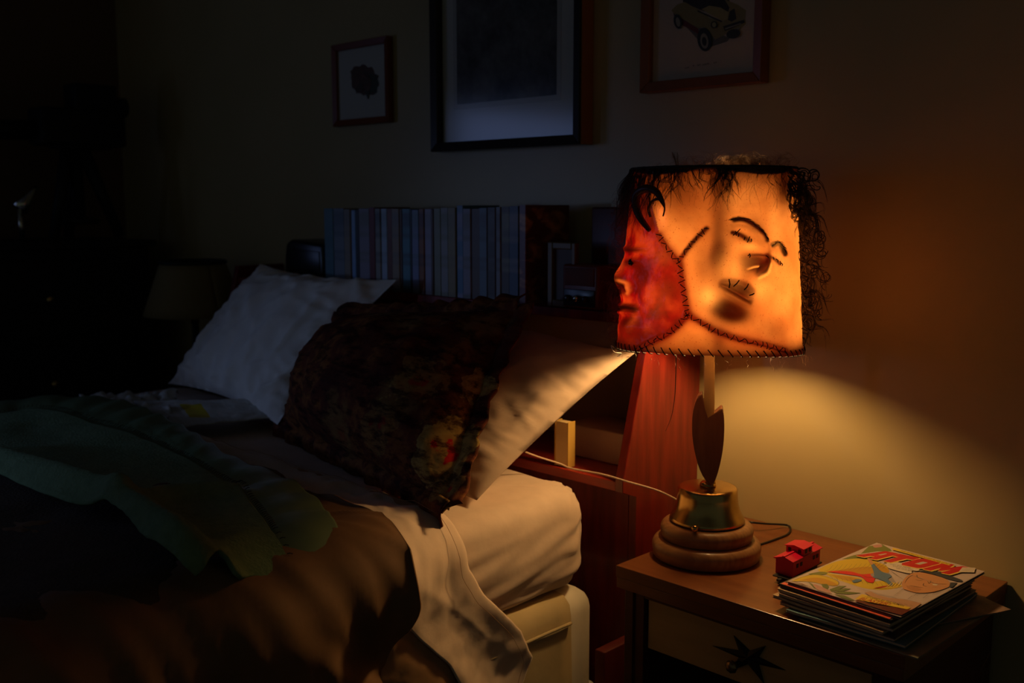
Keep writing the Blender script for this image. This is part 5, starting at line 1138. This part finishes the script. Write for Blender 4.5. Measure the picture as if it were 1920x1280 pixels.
# a stern cartoon face and the ground
inky([(1178, 470), (1165, 420), (1210, 360), (1290, 330), (1400, 345), (1530, 385), (1570, 425), (1550, 455), (1480, 480), (1400, 497), (1290, 500)], 'flesh', True); inky([(1300, 320), (1400, 312), (1530, 345), (1668, 395), (1640, 408), (1530, 380), (1440, 350), (1380, 335)], 'hair', True); inky([(1570, 415), (1630, 415), (1590, 455), (1560, 455)], 'hair')
inky([(1200, 440), (1280, 455), (1330, 470), (1290, 490), (1220, 470)], 'flesh2', True)
for P, wd in (([(1290, 350), (1300, 375), (1350, 390)], .0012), ([(1400, 410), (1450, 425), (1540, 430)], .0014), ([(1380, 405), (1395, 425), (1410, 400)], .0009), ([(1280, 390), (1310, 400), (1340, 398)], .001), ([(1230, 440), (1290, 452), (1340, 458)], .0012), ([(1350, 420), (1345, 440), (1375, 450)], .0009), ([(1200, 480), (1290, 505), (1400, 500), (1500, 478)], .0007), ([(1190, 420), (1215, 380), (1260, 350)], .0008), ([(1420, 455), (1470, 455)], .0006)): stroke(P, 'line', wd)
inky([(1420, 428), (1470, 432), (1455, 442), (1425, 438)], 'cream'); stroke([(1180, 350), (1300, 372), (1560, 470)], 'grey', .0010)
inky([(850, 500), (905, 490), (960, 520), (1060, 545), (1200, 560), (1330, 590), (1300, 640), (1230, 650), (1100, 590), (900, 530)], 'rock'); stroke([(790, 460), (1000, 515), (1290, 580)], 'grey', .0012)
for x, y in ((1100, 525), (1140, 495), (1215, 555), (1262, 530), (1340, 548)):
    stroke([(x, y), (x+40, y-30)], 'line', .0007); stroke([(x+4, y-2), (x+38, y-2)], 'line', .0005); stroke([(x+22, y-18), (x+58, y-15)], 'line', .0005)
for k in range(9): stroke([(1420+k*10, 520-k*4), (1434+k*12, 500-k*4)], 'line', .0005)
for k in range(6): stroke([(1000+k*46, 560+k*9), (1030+k*46, 572+k*9)], 'line', .0007)
inky([(205, 408), (330, 428), (430, 468), (560, 525), (690, 568), (770, 572), (800, 560), (900, 598), (1060, 622), (1180, 628), (1245, 650), (1185, 700), (1000, 660), (700, 590), (400, 500)], 'maroon')
# speech balloon with tiny lettering
inky([(1030, 265), (1060, 245), (1140, 250), (1250, 275), (1312, 310), (1290, 322), (1250, 318), (1245, 340), (1200, 338), (1110, 315), (1050, 295)], 'cream', True)
def letters(body, a, b, h, ink, shear=0, bold=0, fit=True):
    """lettering on the cover from a to b (close-view places), h tall"""
    V, Fc = text(body, 1.0, shear, bold); A_, B_ = ca(*a), ca(*b); d_ = B_-A_; L_ = np.linalg.norm(d_); d_ /= L_; n_ = np.array([-d_[1], d_[0]])
    x0_, x1_ = V[:, 0].min(), V[:, 0].max(); hh = V[:, 1].max()-min(0, V[:, 1].min())
    put([A_+d_*((p[0]-x0_)/(x1_-x0_)*L_)+n_*(p[1]/hh*h) for p in V], Fc, ink)
for k, tx in enumerate(('THEY WILL NEVER', 'STOP US NOW THAT', 'WE HAVE BEGUN')): letters(tx, (1062+k*26, 268+k*17), (1236+k*22, 300+k*15), .0042, 'line')
# title, strip, price box, caption
TB = .050
TA, TE = (768, 182), (1590, 342)
GL = [([(0, 0), (.36, 1), (1.02, 1), (1.0, 0), (.66, 0), (.67, .24), (.47, .24), (.40, 0)], [(.55, .48), (.62, .74), (.70, .74), (.69, .48)], 0, 1.02),
      ([(.28, 0), (.66, 0), (.70, .66), (1.0, .66), (1.0, 1), (0, 1), (0, .66), (.30, .66)], None, 1.06, .98),
      ([(0, .16), (.14, 0), (.86, 0), (1, .16), (1, .84), (.86, 1), (.14, 1), (0, .84)], [(.38, .34), (.38, .66), (.62, .66), (.62, .34)], 2.08, 1.04),
      ([(0, 0), (0, 1), (.36, 1), (.50, .62), (.66, 1), (1, 1), (1, 0), (.68, 0), (.68, .46), (.56, .16), (.44, .16), (.32, .46), (.32, 0)], None, 3.18, 1.22)]
A_, B_ = ca(775, 192), ca(1560, 352); d_ = B_-A_; L_ = np.linalg.norm(d_)/4.4; d_ /= np.linalg.norm(d_); n_ = np.array([-d_[1], d_[0]]); HT = .048
def gl(P, x0_, w_, ox, oy): return [A_+d_*((x0_+p[0]*w_)*L_+p[1]*HT*.42+ox)+n_*(p[1]*HT+oy) for p in P]
for ink, ox, oy in (('letteredge', .0022, -.0030), ('letteredge', .0011, -.0015), ('letter', 0, 0)):
    for P, H_, x0_, w_ in GL:
        put(gl(P, x0_, w_, ox, oy), [list(range(len(P)))], ink)
for P, H_, x0_, w_ in GL:
    if H_: put(gl(H_, x0_, w_, 0, 0), [list(range(len(H_)))], 'letteredge'); put(gl([(a_*.9+.07, b_) for a_, b_ in H_], x0_, w_, 0, .0016), [list(range(len(H_)))], 'lilac')
inky([(1085, 128), (1130, 138), (1575, 262), (1562, 276), (1085, 144)], 'caption'); letters("THE WORLD'S SMALLEST SUPER-HERO!", (1150, 156), (1560, 272), .0052, 'line')
inky([(1672, 292), (1790, 292), (1770, 335), (1640, 332)], 'cream')
for k in range(3): stroke([(1665+k*3, 300+k*10), (1775-k*4, 304+k*10)], 'line', .0009)
inky([(832, 517), (1240, 630), (1212, 645), (770, 560)], 'caption'); letters('...STOPPED BY THE HUMAN', (850, 541), (1175, 622), .0068, 'line', 0, .01); letters('BLASTER!', (800, 562), (1062, 618), .0115, 'blood', .4, .02)
G_ = join(*art); c0 = c
pr = obj('cover_print', G_, MS, c0, smooth=False, label='printed cover picture with red ATOM title', local=True)
# thin hair lying over the right side of the stand
hr = spline([np.array([NX1-.001, -.004, HS+.002]), np.array([NX1+.002, -.02, .59]), np.array([NX1+.002, -.045, .56]), np.array([NX1+.002, -.06, .53]), np.array([NX1+.002, -.10, .51])], 40)
own(tag(obj('loose_hair', tube(hr, .00022, 5), M_hair2), 'single loose hair hanging over the right side of the nightstand', 'hair'))
# ================================================================ far dark corner
fn = thing('far_nightstand', 'dark nightstand in the far corner, carrying the cream lamp', 'nightstand', (-2.80, -.2, 0))
obj('top', box(-3.02, -2.585, -.36, -.02, .60, .62, .003), M_standb, fn, smooth=False)
obj('carcass', box(-3.0, -2.605, -.345, -.03, .06, .60, .003), M_standb, fn, smooth=False)
for zz_ in (.10, .34):
    q_ = obj('drawer', box(-2.98, -2.625, -.352, -.345, zz_, zz_+.22, .002), M_standb, fn, smooth=False); obj('knob', sphere((-2.80, -.36, zz_+.11), .012, 10), M_brass, q_)
for a in (-2.98, -2.625):
    for b in (-.325, -.05): obj('leg', lathe([(.014, 0), (.018, .06)], (a, b, 0), 14), M_standb, fn)
fl = thing('bedside_lamp', 'small unlit bedside lamp with a cream cone shade in the far corner', 'lamp', (-2.77, -.19, .6205))
bxl = PY(366, 600, -.19)[0]
obj('base', lathe([(.001, .6205), (.055, .6205), (.055, .632), (.018, .645), (.013, .69), (.020, .73), (.012, .78), (.009, .86), (.001, .865)], (bxl, -.19, 0), 32), M_blackm, fl)
G = np.array([[(bxl+(r)*_c(a), -.19+r*_s(a), z_) for a in np.linspace(0, 2*PI, 49)] for r, z_ in zip(np.linspace(.140, .088, 6), np.linspace(.885, 1.035, 6))])
solid(obj('lamp_shade', gridgeo(G), mat('cream_shade', (.26, .19, .075), .8), fl, label='cream cone shade'), .002, 0)
obj('shade_trim', tube([(bxl+.089*_c(a), -.19+.089*_s(a), 1.034) for a in np.linspace(0, 2*PI, 49)], .006, 6, False), M_blackm, fl, label='dark top trim')
obj('socket', lathe([(.012, .86), (.012, .91)], (bxl, -.19, 0), 16), M_brass, fl)
for k in range(3): pass
obj('shade_carrier', join(*[tube([(bxl, -.19, .905), (bxl+.1*_c(a), -.19+.1*_s(a), .985)], .0015, 5) for a in (0, 2.1, 4.2)]), M_brass, fl)
# chest of drawers and optical instrument against the left wall
ch = thing('dresser', 'tall black dresser in the dark far left corner under the telescope', 'dresser', (-3.27, -.75, 0))
DZ = 1.085
obj('carcass', box(-3.48, -3.07, -1.35, -.13, .0, DZ-.02, .004), M_blackm, ch, smooth=False)
obj('top', box(-3.49, -3.05, -1.37, -.11, DZ-.02, DZ, .004), M_blackm, ch, smooth=False)
for k in range(4):
    q_ = obj('drawer', box(-3.07, -3.058, -1.31, -.19, .06+k*.25, .28+k*.25, .003), M_standb if k == 9 else M_blackm, ch, smooth=False)
    for yy in (-1.0, -.45): obj('knob', sphere((-3.048, yy, .17+k*.25), .013, 10), M_brass, q_)
ts = thing('telescope', 'black telescope with a long tube on a splayed tripod, on the far dresser', 'telescope', (-3.2, -.33, DZ+.0005))
def tx(px, py, x=-3.2): return PX(px, py, x)
def tbox(x0p, y0p, x1p, y1p, dep, xo=0, bev=.006):
    a, b = tx(x0p, y1p), tx(x1p, y0p); return box(-3.2-dep/2+xo, -3.2+dep/2+xo, a[1], b[1], a[2], b[2], bev)
obj('tube', join(tube([tx(-220, 243), tx(70, 243)], .020, 16), tube([tx(-220, 229), tx(70, 229)], .008, 10), tube([tx(-220, 257), tx(70, 257)], .008, 10)), M_black, ts)
obj('head', join(tbox(66, 210, 222, 272, .11, bev=.012), tbox(100, 262, 200, 278, .09)), M_blackm, ts)
obj('finder_box', tbox(132, 163, 207, 226, .09), M_blackm, ts); obj('eyepiece', tube([tx(200, 202), tx(234, 202)], .030, 16), M_blackm, ts)
la, lb_ = tx(140, 275), DZ+.0015
for (ex, ox, m_) in ((88, .05, M_blackm), (212, .05, M_blackm), (150, -.09, M_blackm)):
    e = tx(ex, 430); obj('leg', tube([(la[0], la[1]+(.02 if ex > 150 else -.02 if ex < 150 else 0), la[2]), (la[0]+ox, e[1], lb_+.008)], [.022, .016], 10), m_, ts)
obj('centre_column', tube([la, (la[0], la[1], DZ+.06)], .020, 14), M_blackm, ts)
obj('spreader', lathe([(.055, DZ+.05), (.06, DZ+.055), (.06, DZ+.065), (.02, DZ+.07)], (la[0], la[1], 0), 24), M_blackm, ts)
cn = thing('metal_horn', 'small shiny metal cone lying on the far dresser', 'horn', tuple(tx(45, 395)))
A_, B_ = tx(68, 350, -3.14), tx(36, 392, -3.14)
obj('cone', tube([A_, A_*.7+B_*.3, A_*.35+B_*.65, B_], [.004, .010, .017, .026], 20), M_chrome, cn)
ft = tx(40, 402, -3.14); obj('foot', tube([tuple(B_), (ft[0], ft[1], DZ+.001)], .008, 10), M_chrome, cn)
